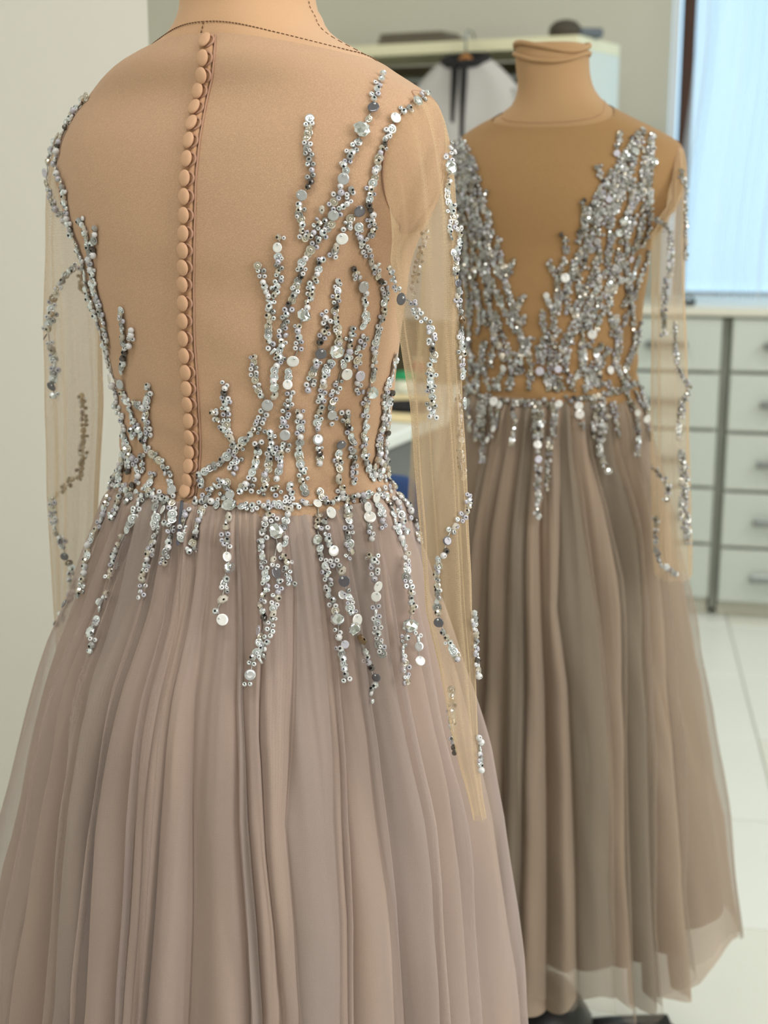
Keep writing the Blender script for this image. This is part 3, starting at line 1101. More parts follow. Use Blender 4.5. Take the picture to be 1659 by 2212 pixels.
def sleeve(B, side, rows_px, Yz, hole, parent, seed, drop=None, squash=0.8, n=72, folds=5):
    """a sheer empty sleeve from the armhole loop on the body to the wrist. rows_px: (y, xL, xR) of its outline, Yz: distance top and bottom"""
    xh, zc, hy, hz = hole
    rng = random.Random(seed)
    ph = [rng.uniform(0, 6.28) for _ in range(4)]
    lower = []
    y0, y1 = rows_px[0][0], rows_px[-1][0]
    NL = 64
    for i in range(NL + 1):
        q = i / NL
        y = y0 + (y1 - y0) * q
        xL, xR = lerp_table(rows_px, y)
        Y = Yz[0] + (Yz[1] - Yz[0]) * q ** 1.2
        C = at((xL + xR) / 2, y, Y)
        hw = (xR - xL) / 2 * zdepth(C) / FPX
        kk = hw / math.sqrt((squash * math.cos(B.phi)) ** 2 + math.sin(B.phi) ** 2)
        row = []
        for k in range(n):
            a = 2 * math.pi * k / n
            fo = 1 + (0.10 * math.sin(folds * a + ph[0] + 1.2 * q) + 0.07 * math.sin((folds + 4) * a + ph[1] - 2.5 * q) +
                      0.022 * math.sin((2 * folds + 5) * a + ph[2] + 4 * q)) * (0.5 + 0.5 * sstep(0, 0.3, q))
            fo *= 1.0 + 0.06 * noise.noise(Vector((math.cos(a) * 2, math.sin(a) * 2, q * 9 + seed)))
            row.append(C + (B.yb * (kk * math.cos(a)) + B.xb * (side * squash * kk * math.sin(a))) * fo * 0.97)
        lower.append(row)
    rows = []
    cen = Vector((B.at(zc, 0).x + B.at(zc, math.pi).x, B.at(zc, 0).y + B.at(zc, math.pi).y, 0)) / 2

    def hole_pt(a):
        # the armhole lies on the body: at height z the seam is where the body is xh from its middle
        z = zc + hz * math.sin(a)
        p0, p1, p2 = B.at(z, 0), B.at(z, math.pi), B.at(z, math.pi / 2)
        m = (p0 + p1) / 2
        wa, wb2 = (p0 - p1).length / 2, (p2 - m).length
        x = min(xh, 0.985 * wa)
        y = wb2 * max(0.0, 1 - (x / wa) ** B.n) ** (1 / B.n) * math.copysign(abs(math.cos(a)) ** 0.4, math.cos(a))
        l = math.hypot(x, y)
        return m + B.xb * (side * x * (1 + 0.0045 / l)) + B.yb * (y * (1 + 0.0045 / l))

    NT = 22
    for i in range(NT):
        q = i / NT
        row = []
        for k in range(n):
            a = 2 * math.pi * k / n
            A = hole_pt(a)
            Lp = lower[0][k]
            top = max(0.0, math.sin(a))
            ctl = Vector((A.x + (Lp.x - A.x) * (1 - 0.28 * top), A.y + (Lp.y - A.y) * (1 - 0.28 * top), A.z - 0.004 - 0.012 * top))
            p = A * (1 - q) ** 2 + ctl * (2 * q * (1 - q)) + Lp * q * q
            p += B.xb * side * 0.0022 * math.sin(a * 9 + ph[3]) * math.sin(math.pi * q)
            row.append(p)
        rows.append(row)
    seam = MB().tube(rows[0] + [rows[0][0]], 0.0008, 5, cap=False)
    seam.build('armhole_seam', M_LOOP, parent)
    rows += lower
    return grid_obj('sleeve', rows, M_SLEEVE, parent)


# ------------------------------------------------------------------ beads: unit meshes, axis +Z away from the cloth
def tm_seed():
    b = MB()
    b.lathe([(0.30, 0.42), (0.62, 0.62), (0.95, 0.34), (1.0, -0.1), (0.7, -0.5)], n=10, capb=False, capt=False)
    b.add([(0.33 * math.cos(2 * math.pi * k / 8), 0.33 * math.sin(2 * math.pi * k / 8), 0.34) for k in range(8)], [tuple(range(8))], 1, False)
    return b


def tm_ball(n=10, m=6, dot=True):
    b = MB()
    prof = [(math.sin(math.pi * (i + 0.15) / (m - 0.7 + 0.0)), math.cos(math.pi * (i + 0.15) / (m - 0.7))) for i in range(m)]
    prof = [(max(0.05, abs(r)), z) for r, z in prof]
    b.lathe(prof, n=n)
    if dot:
        b.add([(0.2 * math.cos(2 * math.pi * k / 6) + 0.12, 0.2 * math.sin(2 * math.pi * k / 6) + 0.1, 1.0) for k in range(6)], [tuple(range(6))], 1, False)
    return b


def tm_facet(n=8):
    b = MB()
    b.lathe([(0.36, 0.85), (0.80, 0.52), (1.0, 0.0), (0.7, -0.6)], n=n, capb=False)
    b.sm = [False] * len(b.f)
    b.lathe([(0.15, 0.87), (0.17, 0.90)], n=6, mi=1)
    return b


def tm_cup():
    b = MB()
    b.lathe([(0.16, 0.10), (0.55, 0.04), (0.98, 0.26), (1.0, 0.22), (0.6, -0.06)], n=14, capb=False, capt=False)
    o = len(b.v)
    b.lathe([(0.12, 0.34), (0.26, 0.42), (0.42, 0.26), (0.40, 0.05)], n=8, capb=False, capt=False)
    b.add([(0.15 * math.cos(2 * math.pi * k / 6), 0.15 * math.sin(2 * math.pi * k / 6), 0.30) for k in range(6)], [tuple(range(6))], 1, False)
    return b


def tm_disc():
    b = MB()
    b.lathe([(0.05, 0.15), (0.5, 0.155), (0.90, 0.19), (1.0, 0.14), (1.0, 0.03), (0.92, 0.0)], n=22, capb=True, capt=False)
    b.f = b.f[:]
    b.lathe([(0.05, 0.15), (0.02, 0.15)], n=6, capb=False)
    b.lathe([(0.18, 0.16), (0.24, 0.26), (0.14, 0.36), (0.07, 0.36)], c=(0, 0.62, 0), n=8, capb=False, mi=2)
    b.add([(0.08 * math.cos(2 * math.pi * k / 6), 0.62 + 0.08 * math.sin(2 * math.pi * k / 6), 0.365) for k in range(6)], [tuple(range(6))], 1, False)
    return b


def tm_gem():
    b = MB()
    n = 8
    def ringp(r, z, sx=1.0, sy=1.15, ph=0.0):
        return [(r * sx * math.cos(2 * math.pi * (k + ph) / n), r * sy * math.sin(2 * math.pi * (k + ph) / n), z) for k in range(n)]
    L = [ringp(0.62, 0.62, ph=0.5), ringp(0.84, 0.48), ringp(1.0, 0.2, ph=0.5), ringp(0.92, -0.15, ph=0.5)]
    vs = [p for r in L for p in r]
    fs = []
    for i in range(2):
        for k in range(n):
            k2 = (k + 1) % n
            if i == 0:
                fs += [(k, n + k2, k2), (k, n + k, n + k2)] if False else [(k, n + k, n + k2), (k, n + k2, k2)]
            else:
                fs += [(n + k, 2 * n + k, n + k2), (2 * n + k, 2 * n + k2, n + k2)]
    for k in range(n):
        k2 = (k + 1) % n
        fs.append((2 * n + k, 3 * n + k, 3 * n + k2, 2 * n + k2))
    o = len(vs)
    vs.append((0.08, -0.05, 0.70))
    rj = random.Random(2)
    vs = [(x + rj.uniform(-0.07, 0.07), y + rj.uniform(-0.07, 0.07), z + rj.uniform(-0.10, 0.10)) for x, y, z in vs]
    for k in range(n):
        fs.append((o, k, (k + 1) % n))
    b.add(vs, fs, 0, False)
    return b


def tm_chip(seed):
    b = MB()
    rng = random.Random(seed)
    pr = [(0.25, 0.62), (0.75, 0.5), (1.0, 0.1), (0.8, -0.3)]
    b.lathe(pr, n=7, capb=False)
    b.v = [Vector((v.x * rng.uniform(0.8, 1.15) * 1.25, v.y * rng.uniform(0.8, 1.15) * 0.85, v.z)) for v in b.v]
    b.sm = [False] * len(b.f)
    return b


TEMPL = {'seed_bead': tm_seed(), 'pearl_bead': tm_ball(), 'crystal_bead': tm_facet(), 'cup_sequin': tm_cup(),
         'pearl_disc': tm_disc(), 'gem_stone': tm_gem(), 'shell_chip': tm_chip(3), 'bugle_bead': None}
bb = MB()
Mx = Matrix.Rotation(math.pi / 2, 3, 'X')
bb.lathe([(0.25, -1.3), (0.52, -1.25), (0.55, 0), (0.52, 1.25), (0.25, 1.3)], n=8, M=Mx)
TEMPL['bugle_bead'] = bb
MESHES = {}


def bead_mesh(kind, m):
    key = (kind, m.name)
    if key not in MESHES:
        T = TEMPL[kind]
        MESHES[key] = mesh(kind, T.v, T.f, [m, M_HOLE_SHADE, M_CLEAR], T.sm, T.m)
    return MESHES[key]


def frame(nrm, twist):
    nrm = nrm.normalized()
    a = nrm.cross(Vector((0, 0, 1)))
    a = a.normalized() if a.length > 0.05 else nrm.orthogonal().normalized()
    up = a.cross(nrm) * -1
    up = nrm.cross(a)
    if up.z < 0: a, up = -a, -up
    M_ = Matrix((a, nrm.cross(a), nrm)).transposed()
    return M_ @ Matrix.Rotation(twist, 3, 'Z')


class Embroidery:
    def __init__(s, tree, axis, seed, rmin, rmax, limit=300, dark=False):
        s.dark = dark
        s.tree, s.axis, s.rng, s.rmin, s.rmax, s.limit = tree, axis, random.Random(seed), rmin, rmax, limit
        s.items = []                    # (strand index, kind, material, position, matrix, radius)
        s.threads = []
        s.spec = []

    def hit(s, x, y, far=False, cx=None, tree=None):
        tree = tree or s.tree
        for k in range(0, 46, 2):
            xx = x + (k if x < (cx or 829) else -k)
            d = ray(xx, y).normalized()
            o = EYE.copy()
            h = tree.ray_cast(o, d)
            if h[0] is None:
                continue
            if far:
                h2 = tree.ray_cast(h[0] + d * 0.004, d)
                if h2[0] is None: continue
                h = h2
            P, N_ = h[0], h[1]
            if N_.dot(d) > 0: N_ = -N_
            if far: N_ = -N_
            return P, N_, k
        return None

    def special(s, lst, tree=None, cx=None):
        mm = {'W': ('pearl_disc', M_MOPW), 'G': ('pearl_disc', M_MOPG), 'D': ('pearl_disc', M_MOPD), 'L': ('pearl_disc', M_MOPL),
              'C': ('gem_stone', M_GEM), 'S': ('shell_chip', M_STONE), 'B': ('shell_chip', M_BROWN)}
        for x, y, r, k in lst:
            h = s.hit(x, y, cx=cx, tree=tree)
            if not h: continue
            P, N_, _ = h
            px = zdepth(P) / FPX
            kind, m = mm[k]
            tilt = Vector((s.rng.gauss(0, 0.22), s.rng.gauss(0, 0.22), s.rng.gauss(0, 0.22)))
            n2 = (N_ + tilt * (0.9 if kind == 'pearl_disc' else 0.4)).normalized()
            s.spec.append((x, y, r))
            tw = s.rng.gauss(0, 0.5) if kind == 'pearl_disc' else s.rng.uniform(0, 6.28)
            s.items.append([None, kind, m, P + N_ * (0.0030 + 0.15 * r * px), frame(n2, tw), r * px])

    def strand(s, path, step=11.2, dens=1.0, far=False, cx=None, tree=None, size=1.0, gaps=0.0):
        rng = s.rng
        idx = len(s.threads)
        th = []
        L = 0.0
        nextd = 0.0
        for (x0, y0), (x1, y1) in zip(path, path[1:]):
            seg = math.hypot(x1 - x0, y1 - y0)
            if seg < 0.01: continue
            tx, ty = (x1 - x0) / seg, (y1 - y0) / seg
            while nextd <= L + seg:
                q = nextd - L
                x, y = x0 + tx * q, y0 + ty * q
                nextd += step * rng.uniform(0.82, 1.18)
                h = s.hit(x, y, far, cx, tree)
                if h is None: continue
                P, N_, k = h
                th.append(P + N_ * 0.0012)
                if any((x - a) ** 2 + (y - b) ** 2 < (r + 3) ** 2 for a, b, r in s.spec): continue
                if rng.random() < gaps: continue
                px = zdepth(P) / FPX
                side = Vector((-ty, 0, -tx)) if True else None
                lat = Vector((1, 0, 0)) * (-ty) + UP * (-tx)
                lat = (lat - N_ * lat.dot(N_)).normalized()
                alg = Vector((1, 0, 0)) * tx - UP * ty
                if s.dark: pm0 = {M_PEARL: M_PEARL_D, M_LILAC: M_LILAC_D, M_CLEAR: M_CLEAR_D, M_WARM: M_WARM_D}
                c = rng.random()
                def put(kind, m, dl, da, r, lift, tilt=0.28, tw=None):
                    if s.dark and rng.random() < 0.8: m = pm0.get(m, m)
                    n2 = (N_ + Vector((rng.gauss(0, tilt), rng.gauss(0, tilt), rng.gauss(0, tilt)))).normalized()
                    pos = P + lat * (dl * px) + alg * (da * px) + N_ * (lift * r * px + 0.0009)
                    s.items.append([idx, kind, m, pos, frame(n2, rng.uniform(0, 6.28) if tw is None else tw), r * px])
                R0 = rng.uniform(s.rmin, s.rmax) * size
                pm = rng.choice((M_PEARL, M_PEARL, M_PEARL, M_LILAC, M_LILAC, M_CLEAR, M_GREY))
                cm = rng.choice((M_CLEAR, M_CLEAR, M_CLEAR, M_WARM, M_WARM, M_GREY))
                if c < 0.27 * dens:
                    d_ = R0 * 0.95
                    sk = rng.uniform(-0.5, 0.5) * R0
                    put('seed_bead', pm, -d_, sk, R0 * 0.86, 0.5)
                    put('seed_bead', rng.choice((pm, M_PEARL, M_LILAC, M_CLEAR)), d_, -sk, R0 * 0.86, 0.5)
                elif c < 0.56:
                    put('cup_sequin', cm, rng.gauss(0, 1.5), 0, R0 * 1.42, 0.25, 0.22)
                    if rng.random() < 0.4:
                        put('seed_bead', pm, rng.uniform(-1, 1) * R0, rng.uniform(0.4, 1) * R0, R0 * 0.7, 0.9)
                elif c < 0.84:
                    put('crystal_bead', cm, rng.gauss(0, 2.0), 0, R0 * 1.2, 0.55)
                    if rng.random() < 0.5:
                        put('seed_bead', pm, rng.choice((-1, 1)) * R0 * 1.5, rng.uniform(-0.5, 0.5) * R0, R0 * 0.75, 0.5)
                elif c < 0.93:
                    put('pearl_bead', rng.choice((M_PEARL, M_PEARL, M_LILAC)), rng.gauss(0, 2), 0, R0 * 1.1, 0.8)
                elif c < 0.96:
                    put('crystal_bead', M_SMOKE, rng.gauss(0, 2), 0, R0 * 1.15, 0.55)
                elif c < 0.98:
                    put('shell_chip', M_STONE, rng.gauss(0, 2), 0, R0 * 1.3, 0.4)
                else:
                    put('bugle_bead', M_CLEAR, 0, 0, R0 * 0.95, 0.6, 0.1, math.atan2(tx, ty) * -1)
            L += seg
        if len(th) >= 2:
            s.threads.append(th)
        else:
            for it in s.items:
                if it[0] == idx: it[0] = None

    def build(s, gown, single=True):
        base = root_loc(gown)
        parts = []
        for th in s.threads:
            b = MB().tube(th, 0.0005, 4)
            parts.append(b.build('bead_strand', M_LOOP if not single else M_GREY, gown))
        by = {}
        for it in s.items:
            by.setdefault(it[1], []).append(it)
        rest = []
        for kind, lst in by.items():
            lst.sort(key=lambda it: -it[5])
            lim = s.limit if single else (s.limit if kind in ('pearl_disc', 'gem_stone') else 0)
            for it in lst[:lim]:
                o = bpy.data.objects.new(kind, bead_mesh(kind, it[2]))
                COL.objects.link(o)
                o.matrix_basis = Matrix.Translation(it[3] - base) @ it[4].to_4x4() @ Matrix.Scale(it[5], 4)
                o.parent = parts[it[0]] if it[0] is not None and it[0] < len(parts) else gown
            rest += lst[lim:]
        if rest:
            mats, mi = [M_HOLE_SHADE, M_CLEAR], {M_HOLE_SHADE.name: 0, M_CLEAR.name: 1}
            V, F, FM, SM = [], [], [], []
            for it in rest:
                T = TEMPL[it[1]]
                if it[2].name not in mi:
                    mi[it[2].name] = len(mats)
                    mats.append(it[2])
                o = len(V)
                Mt = Matrix.Translation(it[3]) @ it[4].to_4x4() @ Matrix.Scale(it[5], 4)
                V += [Mt @ v for v in T.v]
                F += [tuple(i + o for i in f) for f in T.f]
                FM += [(mi[it[2].name], 0, 1)[m] for m in T.m]
                SM += T.sm
            obj('small_beads', V, F, mats, gown, SM, FM, None, 'stuff')


# ------------------------------------------------------------------ foreground form, seen from the back
torso1 = [(-40, 390, 676, 1.0), (-20, 388, 680, 1.0), (20, 386, 686, 1.0), (40, 380, 697, .98), (60, 370, 705, .95), (80, 352, 722, .85), (100, 320, 750, .72),
          (130, 265, 800, .6), (160, 230, 840, .52), (190, 205, 885, .46), (215, 187, 922, .44), (240, 168, 942, .44), (270, 152, 950, .46),
          (300, 140, 953, .48), (350, 130, 952, .50), (400, 130, 945, .52), (460, 142, 926, .55), (520, 162, 895, .59), (600, 190, 872, .62),
          (700, 217, 862, .66), (760, 236, 855, .68), (850, 258, 845, .70), (930, 267, 832, .72), (1000, 266, 826, .73), (1045, 252, 840, .74)]
AX1 = at(557, 1045, 1.28)
B1 = Body(torso1, (AX1.x, AX1.y, 557), R(-32))
ZW1 = AX1.z
dress_form(B1, ZW1, B1.rings[-1][0], 1.426, 1.402, 1.378,
           'beige fabric dress form seen from behind, wearing the gown in the foreground', None)
G1 = thing('gown', (B1.axis[0], B1.axis[1], 0), 'beaded long-sleeved gown seen from the back, large in the foreground', 'gown')
_, bod1 = bodice(B1, ZW1, 1.4165, 1.396, 1.371, G1, M_BODICE)

prof1 = [(1045, 252, 842), (1076, 227, 868), (1130, 213, 893), (1197, 186, 915), (1269, 162, 935), (1371, 126, 965), (1477, 99, 1000), (1603, 65, 1036),
         (1754, 30, 1069), (1873, 2, 1086), (2057, -32, 1109), (2211, -55, 1120)]
creases1 = [            # depth, skew and course of each fold line
    (0.8, 1.0, '225,1110 150,1350 45,1800 -5,2200'), (0.8, 1.3, '258,1085 205,1200 120,1790 75,2200'), (1.0, 0.8, '311,1115 262,1330 215,1560 175,1800 150,2200'),
    (0.55, 0.7, '350,1100 330,1350 282,1780 258,2200'), (0.8, 1.0, '372,1100 348,1350 297,1780 273,2200'), (0.9, 0.75, '400,1100 375,1350 322,1790 290,2200'),
    (0.5, 1.6, '461,1100 425,1293 413,1366 405,1790 398,2200'), (-0.9, 1.0, '508,1131 513,1334 516,1600 518,1780 546,2200'), (0.9, 0.9, '514,1131 520,1334 526,1600 534,1780 568,2200'),
    (0.8, 0.7, '572,1110 570,1350 560,1600 575,1850 612,2200'), (0.22, 1.0, '636,1165 655,1290 645,1500 622,1790 652,2200'),
    (0.8, 1.0, '677,1148 707,1317 722,1550 733,1780 742,2200'), (0.9, 0.7, '690,1148 720,1317 736,1550 748,1780 760,2200'), (0.7, 1.3, '735,1120 790,1400 830,1600 856,1780 906,2200'),
    (0.9, 1.2, '790,1110 850,1350 905,1600 949,1780 967,2200'), (0.8, 1.0, '838,1090 905,1320 960,1560 1010,1780 1060,2200')]
ZHEM = 0.245
SK1 = Skirt(B1, ZW1 + 0.002, ZHEM, prof1, creases1, 5)
GREY1 = (1, 7, 10, 13)
o_, _ = grid_obj('skirt_lining', SK1.rows(-0.010, 1, depth=0.85), [M_LINING, M_LINING_G], G1)
SK1.panels(o_, GREY1)
o_, sk1 = grid_obj('skirt_overlay', SK1.rows(0.0, 0, per=24, nz=120, hemwave=0.006), [M_OVER, M_OVER_G], G1)
SK1.panels(o_, GREY1)
_, sk1b = grid_obj('skirt_veil', SK1.rows(0.012, 2, per=18, nz=96, depth=0.72, zhem=ZHEM + 0.03, hemwave=0.01), M_VEIL, G1)

rowsR = [(560, 846, 988), (620, 855, 989), (700, 861, 989), (760, 870, 990), (820, 881, 993), (870, 890, 996), (930, 893, 1000), (1000, 897, 1004),
         (1108, 905, 1010), (1235, 914, 1016), (1311, 919, 1019), (1434, 947, 1026), (1560, 972, 1031), (1650, 992, 1034), (1720, 1012, 1042), (1768, 1022, 1050)]
_, slR = sleeve(B1, 1, rowsR, (1.15, 1.05), (0.172, 1.313, 0.056, 0.056), G1, 3)
rowsL = [(520, 103, 192), (600, 103, 205), (700, 103, 215), (864, 110, 222), (1041, 114, 212), (1125, 116, 208), (1257, 120, 190), (1378, 125, 172), (1600, 120, 158)]
_, slL = sleeve(B1, -1, rowsL, (1.40, 1.46), (0.174, 1.313, 0.060, 0.056), G1, 8)

tree1 = bvh(bod1, sk1, sk1b, slR, slL)
treeB = bvh(bod1, sk1, sk1b)
E1 = Embroidery(tree1, B1.axis, 11, 5.9, 7.6)

SPEC1 = [(806, 237, 13, 'D'), (781, 282, 17, 'C'), (742, 386, 13, 'G'), (654, 421, 12, 'G'), (775, 454, 13, 'D'), (737, 512, 13.5, 'W'), (780, 617, 13, 'G'),
         (633, 777, 13.5, 'W'), (692, 761, 12.5, 'D'), (723, 756, 17, 'C'), (745, 806, 13, 'W'), (772, 810, 12, 'L'), (622, 829, 11, 'W'), (580, 873, 12.5, 'G'),
         (616, 938, 12, 'G'), (685, 946, 12, 'G'), (714, 893, 11, 'G'), (733, 957, 11, 'D'), (657, 680, 14, 'C'), (727, 1033, 10, 'S'), (711, 1111, 13, 'W'),
         (501, 1067, 11, 'G'), (499, 1094, 15, 'C'), (852, 258, 12, 'W'), (896, 224, 11, 'C'), (602, 533, 11, 'W'), (595, 836, 11, 'C'),
         (796, 846, 15, 'C'), (477, 1340, 13, 'W'), (478, 1297, 11, 'S'), (486, 1204, 11, 'W'), (488, 1227, 13, 'C'), (598, 1149, 16, 'C'), (597, 1184, 11, 'W'),
         (593, 1239, 12.5, 'D'), (567, 1362, 11.5, 'L'), (544, 1459, 12.5, 'G'), (714, 1192, 12, 'W'), (744, 1256, 12.5, 'D'), (733, 1287, 10, 'G'),
         (764, 1340, 13.5, 'W'), (765, 1358, 13, 'C'), (773, 1383, 12, 'B'), (812, 1462, 10, 'D'), (788, 1100, 12, 'W'), (796, 1121, 13.5, 'W'), (808, 1269, 12.5, 'W'),
         (809, 1289, 11, 'W'), (806, 1076, 11, 'W'), (883, 1351, 16, 'C'), (733, 1337, 14, 'C'), (901, 1396, 10, 'G'), (904, 1427, 11, 'W'), (740, 1234, 9, 'S'),
         (690, 1166, 11, 'C'), (245, 816, 11.5, 'W'), (267, 829, 11, 'G'), (358, 1105, 10.5, 'W'), (204, 1366, 12, 'C'), (376, 1062, 12, 'G'), (262, 1158, 9, 'S'),
         (683, 1090, 10, 'W'), (747, 1392, 9, 'L'), (696, 452, 8, 'S'), (720, 463, 12, 'G'), (640, 1300, 0.1, 'S')][:-1]
E1.special(SPEC1, treeB, 557)
SPEC1S = [(875, 646, 13.5, 'D'), (970, 366, 14, 'C'), (982, 612, 9, 'D'), (963, 1168, 10, 'D'), (949, 1343, 11, 'D'), (990, 694, 10, 'B'),
          (117, 833, 11, 'D'), (146, 1306, 10, 'D'), (143, 1199, 9, 'D'), (97, 374, 10, 'L'), (106, 727, 8, 'D')]
E1.special(SPEC1S, tree1, 557)

BACK = '''670,259 667,289 665,317 672,353 672,373 672,393 654,421 648,451 652,487 656,517
825,165 810,196 808,226 795,257 781,282 772,310 762,325 749,353 742,386 738,408 725,424 714,449 709,472 686,482 676,505 656,517
919,206 896,224 881,234 866,245 852,258 844,277 835,290 829,307 823,325 816,344 813,363 810,383 801,408 797,430 795,452
800,452 801,479 802,507
757,408 754,429 747,444 732,457 721,469 713,484 701,498 696,515 682,525 672,539 661,555 653,570 648,591 642,611 636,632 629,651 623,670 618,687 611,704 611,726 607,748 605,764 600,784 595,801 594,818 595,836 593,854 580,872 572,889 566,901 559,919 550,931 541,943 525,958 503,976 480,997 459,1012 435,1024
775,453 762,467 752,477 748,492 737,512 725,527 723,540 716,555
699,560 689,576 684,591 677,606 674,625 675,639 664,654 657,680 649,699 645,714 646,731 645,750 641,762 633,777 625,796 623,813 625,830 629,861 625,875 619,883 616,901 614,919 616,938 619,961 610,976 604,991 608,1009 601,1030 604,1042
772,489 778,512 785,532 791,545 797,560 806,575 813,591 820,608 828,625 829,639 825,658 825,675 817,697 811,723 805,750 805,769 804,796 799,820 794,846 786,875 785,901 788,919 780,943 782,961 782,976 786,997 794,1015 809,1030
605,511 602,533 604,550 604,564 604,579 604,596 601,615 593,629 593,646 583,651 587,668 581,687 581,711 583,734 589,755 600,767
560,572 566,584 569,602 571,617 578,634 581,651
551,769 552,786 549,805 552,822 559,837 568,854 580,871
728,605 728,625 727,639 725,656 724,670 724,685 727,697 729,714 730,731 723,755 715,777 706,793 699,805 697,820 698,837 693,854 692,873 690,883 687,904 682,925 685,946 685,967 690,985 685,1003
699,675 706,690 701,711 693,733 687,748 692,761 682,779 677,801 672,822 664,844
757,709 753,733 753,752 746,769 740,789 731,815 730,827 722,846 715,866 717,874 714,893 721,913
762,579 768,596 780,617 785,637 783,654 785,670 783,697 783,711
785,728 775,748 770,765 770,786 772,810 769,830 777,851
742,889 745,907 751,928 755,946 760,967 759,988 762,1009 760,1042
733,958 729,985 730,1012 727,1033 736,1054 742,1075
646,886 648,910 648,937 646,958 646,976 649,1009 653,1033 655,1051 658,1069
584,934 587,961 584,985 581,1006 575,1030 574,1051 562,1069
559,955 556,982 553,1000 548,1021 542,1045 535,1066
488,828 488,846 489,862 491,877 491,898 491,916 492,931 501,946 510,961 519,973
462,889 474,904 483,922 494,931
518,991 507,1009 500,1024
495,1039 474,1042 453,1063 438,1084
491,1051 501,1069 468,1075
532,1042 519,1060 504,1069
601,1054 589,1066
628,1045 628,1069 622,1085
690,1063 694,1078 682,1090
435,1024 441,1040 432,1052
426,1087 450,1084 474,1092 500,1094 528,1095 568,1093 589,1090 613,1092 643,1090 667,1093 691,1087 715,1087 739,1078 763,1074 782,1069 806,1066 824,1063 842,1057 863,1048
385,1062 355,1072 326,1069 297,1062 270,1057 249,1052
851,768 842,810 833,834 827,858 827,889 824,919 815,949 812,976 821,1000 842,1021 863,1033
839,849 836,886 833,931 827,961 830,991 812,1030 850,1042
818,960 806,1000 800,1040
192,210 159,226 145,242 127,259 120,279 125,294 123,312 121,332 123,349 126,364 131,379 136,391 142,414 145,431 147,458 152,476 155,493 160,511 169,526 174,545 182,568 187,588 190,610 196,640 204,670
178,476 189,496 192,518 196,543 198,568 204,583 204,600 207,628 214,650 219,670 227,692
209,493 210,511 204,528 207,548 204,558
204,583 204,600 212,633 217,656 222,674 229,699 232,725 237,742 234,760 234,783 242,798 245,816 267,828 270,854 280,871 288,897 296,914 303,935 313,950 318,965 331,978 343,988 356,1001 364,1018 371,1038 376,1061
264,669 266,687 267,702 269,719 269,737 277,750 272,770 271,785 267,795 267,811
289,712 288,725 285,737 280,750
189,651 196,674 204,699 214,722 219,742 229,760
234,831 245,841 255,856 252,882 265,889 267,909 272,930 275,952 283,970 280,990 262,1011 255,1031 242,1049
326,833 323,859 318,874 321,887 318,904 323,919 326,935 318,947
295,866 305,876 315,879
288,930 290,942
310,985 313,1006 303,1026 300,1044 283,1056
333,1023 328,1041 318,1054 326,1066
283,985 280,1006 283,1028
295,990 298,1013
270,940 276,965 270,990 266,1015 262,1040
245,1040 262,1052 280,1060'''
SKIRT = '''439,1104 437,1118 429,1135 429,1148 424,1165 417,1182 405,1200
407,1104 405,1121 394,1141 394,1168
491,1118 488,1138 486,1162 488,1182 486,1204 488,1226 485,1246 485,1263 481,1281 478,1298 471,1320 477,1339 476,1357
586,1091 583,1108 573,1128 574,1152 569,1172 569,1195 573,1214 574,1233 578,1253 576,1270 573,1297 566,1317 566,1335 567,1362 557,1381 559,1401 552,1418 544,1438 544,1459 535,1484
593,1125 598,1148 596,1182 591,1206 593,1239 601,1266 598,1290 589,1314 586,1341 583,1364 578,1391 569,1405 559,1428
625,1101 621,1125 613,1145 615,1162 618,1179
616,1202 621,1226 628,1246 633,1263
683,1090 688,1108 686,1127 688,1147 690,1166 696,1188 700,1203 703,1221 705,1236 711,1251 713,1273 715,1290 725,1318 733,1336 732,1364 739,1381 738,1398 742,1416 746,1438 748,1455 751,1472
711,1111 696,1132 702,1150 707,1175 714,1192 718,1208 725,1221 729,1236 744,1256 748,1279 755,1296 757,1310 759,1325 764,1340 765,1357 773,1383 781,1398 785,1411 796,1427 801,1444 809,1466 805,1485 795,1503 801,1511
748,1084 746,1099 752,1121 752,1138 753,1151 753,1168 748,1184 752,1195 746,1210
783,1082 788,1100 796,1121 789,1132 797,1145 798,1158 802,1173
799,1199 808,1210 808,1223 809,1236 809,1251 808,1269 809,1288 810,1307 809,1320 812,1340 816,1362 818,1377 816,1388 824,1403 824,1425
806,1075 814,1093 820,1108 822,1125 826,1142
829,1073 837,1090 846,1108 850,1129 857,1142 859,1158 866,1175 874,1190 874,1210 876,1227 876,1244 881,1264 883,1283 886,1305 887,1320 883,1351 874,1375 870,1390 865,1403 866,1416 872,1433 876,1448 873,1464 875,1477
850,1080 862,1110 870,1145 876,1160
870,1073 879,1093 890,1106 898,1119 900,1138 901,1155 904,1175
900,1370 901,1396 904,1426
237,1076 229,1096 227,1115 217,1134 208,1151 198,1175 195,1197 190,1214 187,1236 185,1252 181,1267 175,1279 169,1292
307,1081 297,1101 290,1120 283,1134 275,1149 268,1163 260,1180 255,1195 246,1209 239,1233 236,1252
226,1280 222,1298 219,1315
213,1339 204,1366 203,1387 198,1416
340,1084 338,1105 336,1122 340,1139 342,1156 333,1175 326,1195 321,1211 317,1231 310,1252 309,1269 307,1296
360,1084 358,1105 357,1120 355,1134
373,1088 373,1115 368,1137 366,1151 362,1168 358,1185 354,1204 355,1220
283,1072 280,1086
326,1066 345,1080 362,1078 378,1080
262,1075 255,1100 243,1120'''
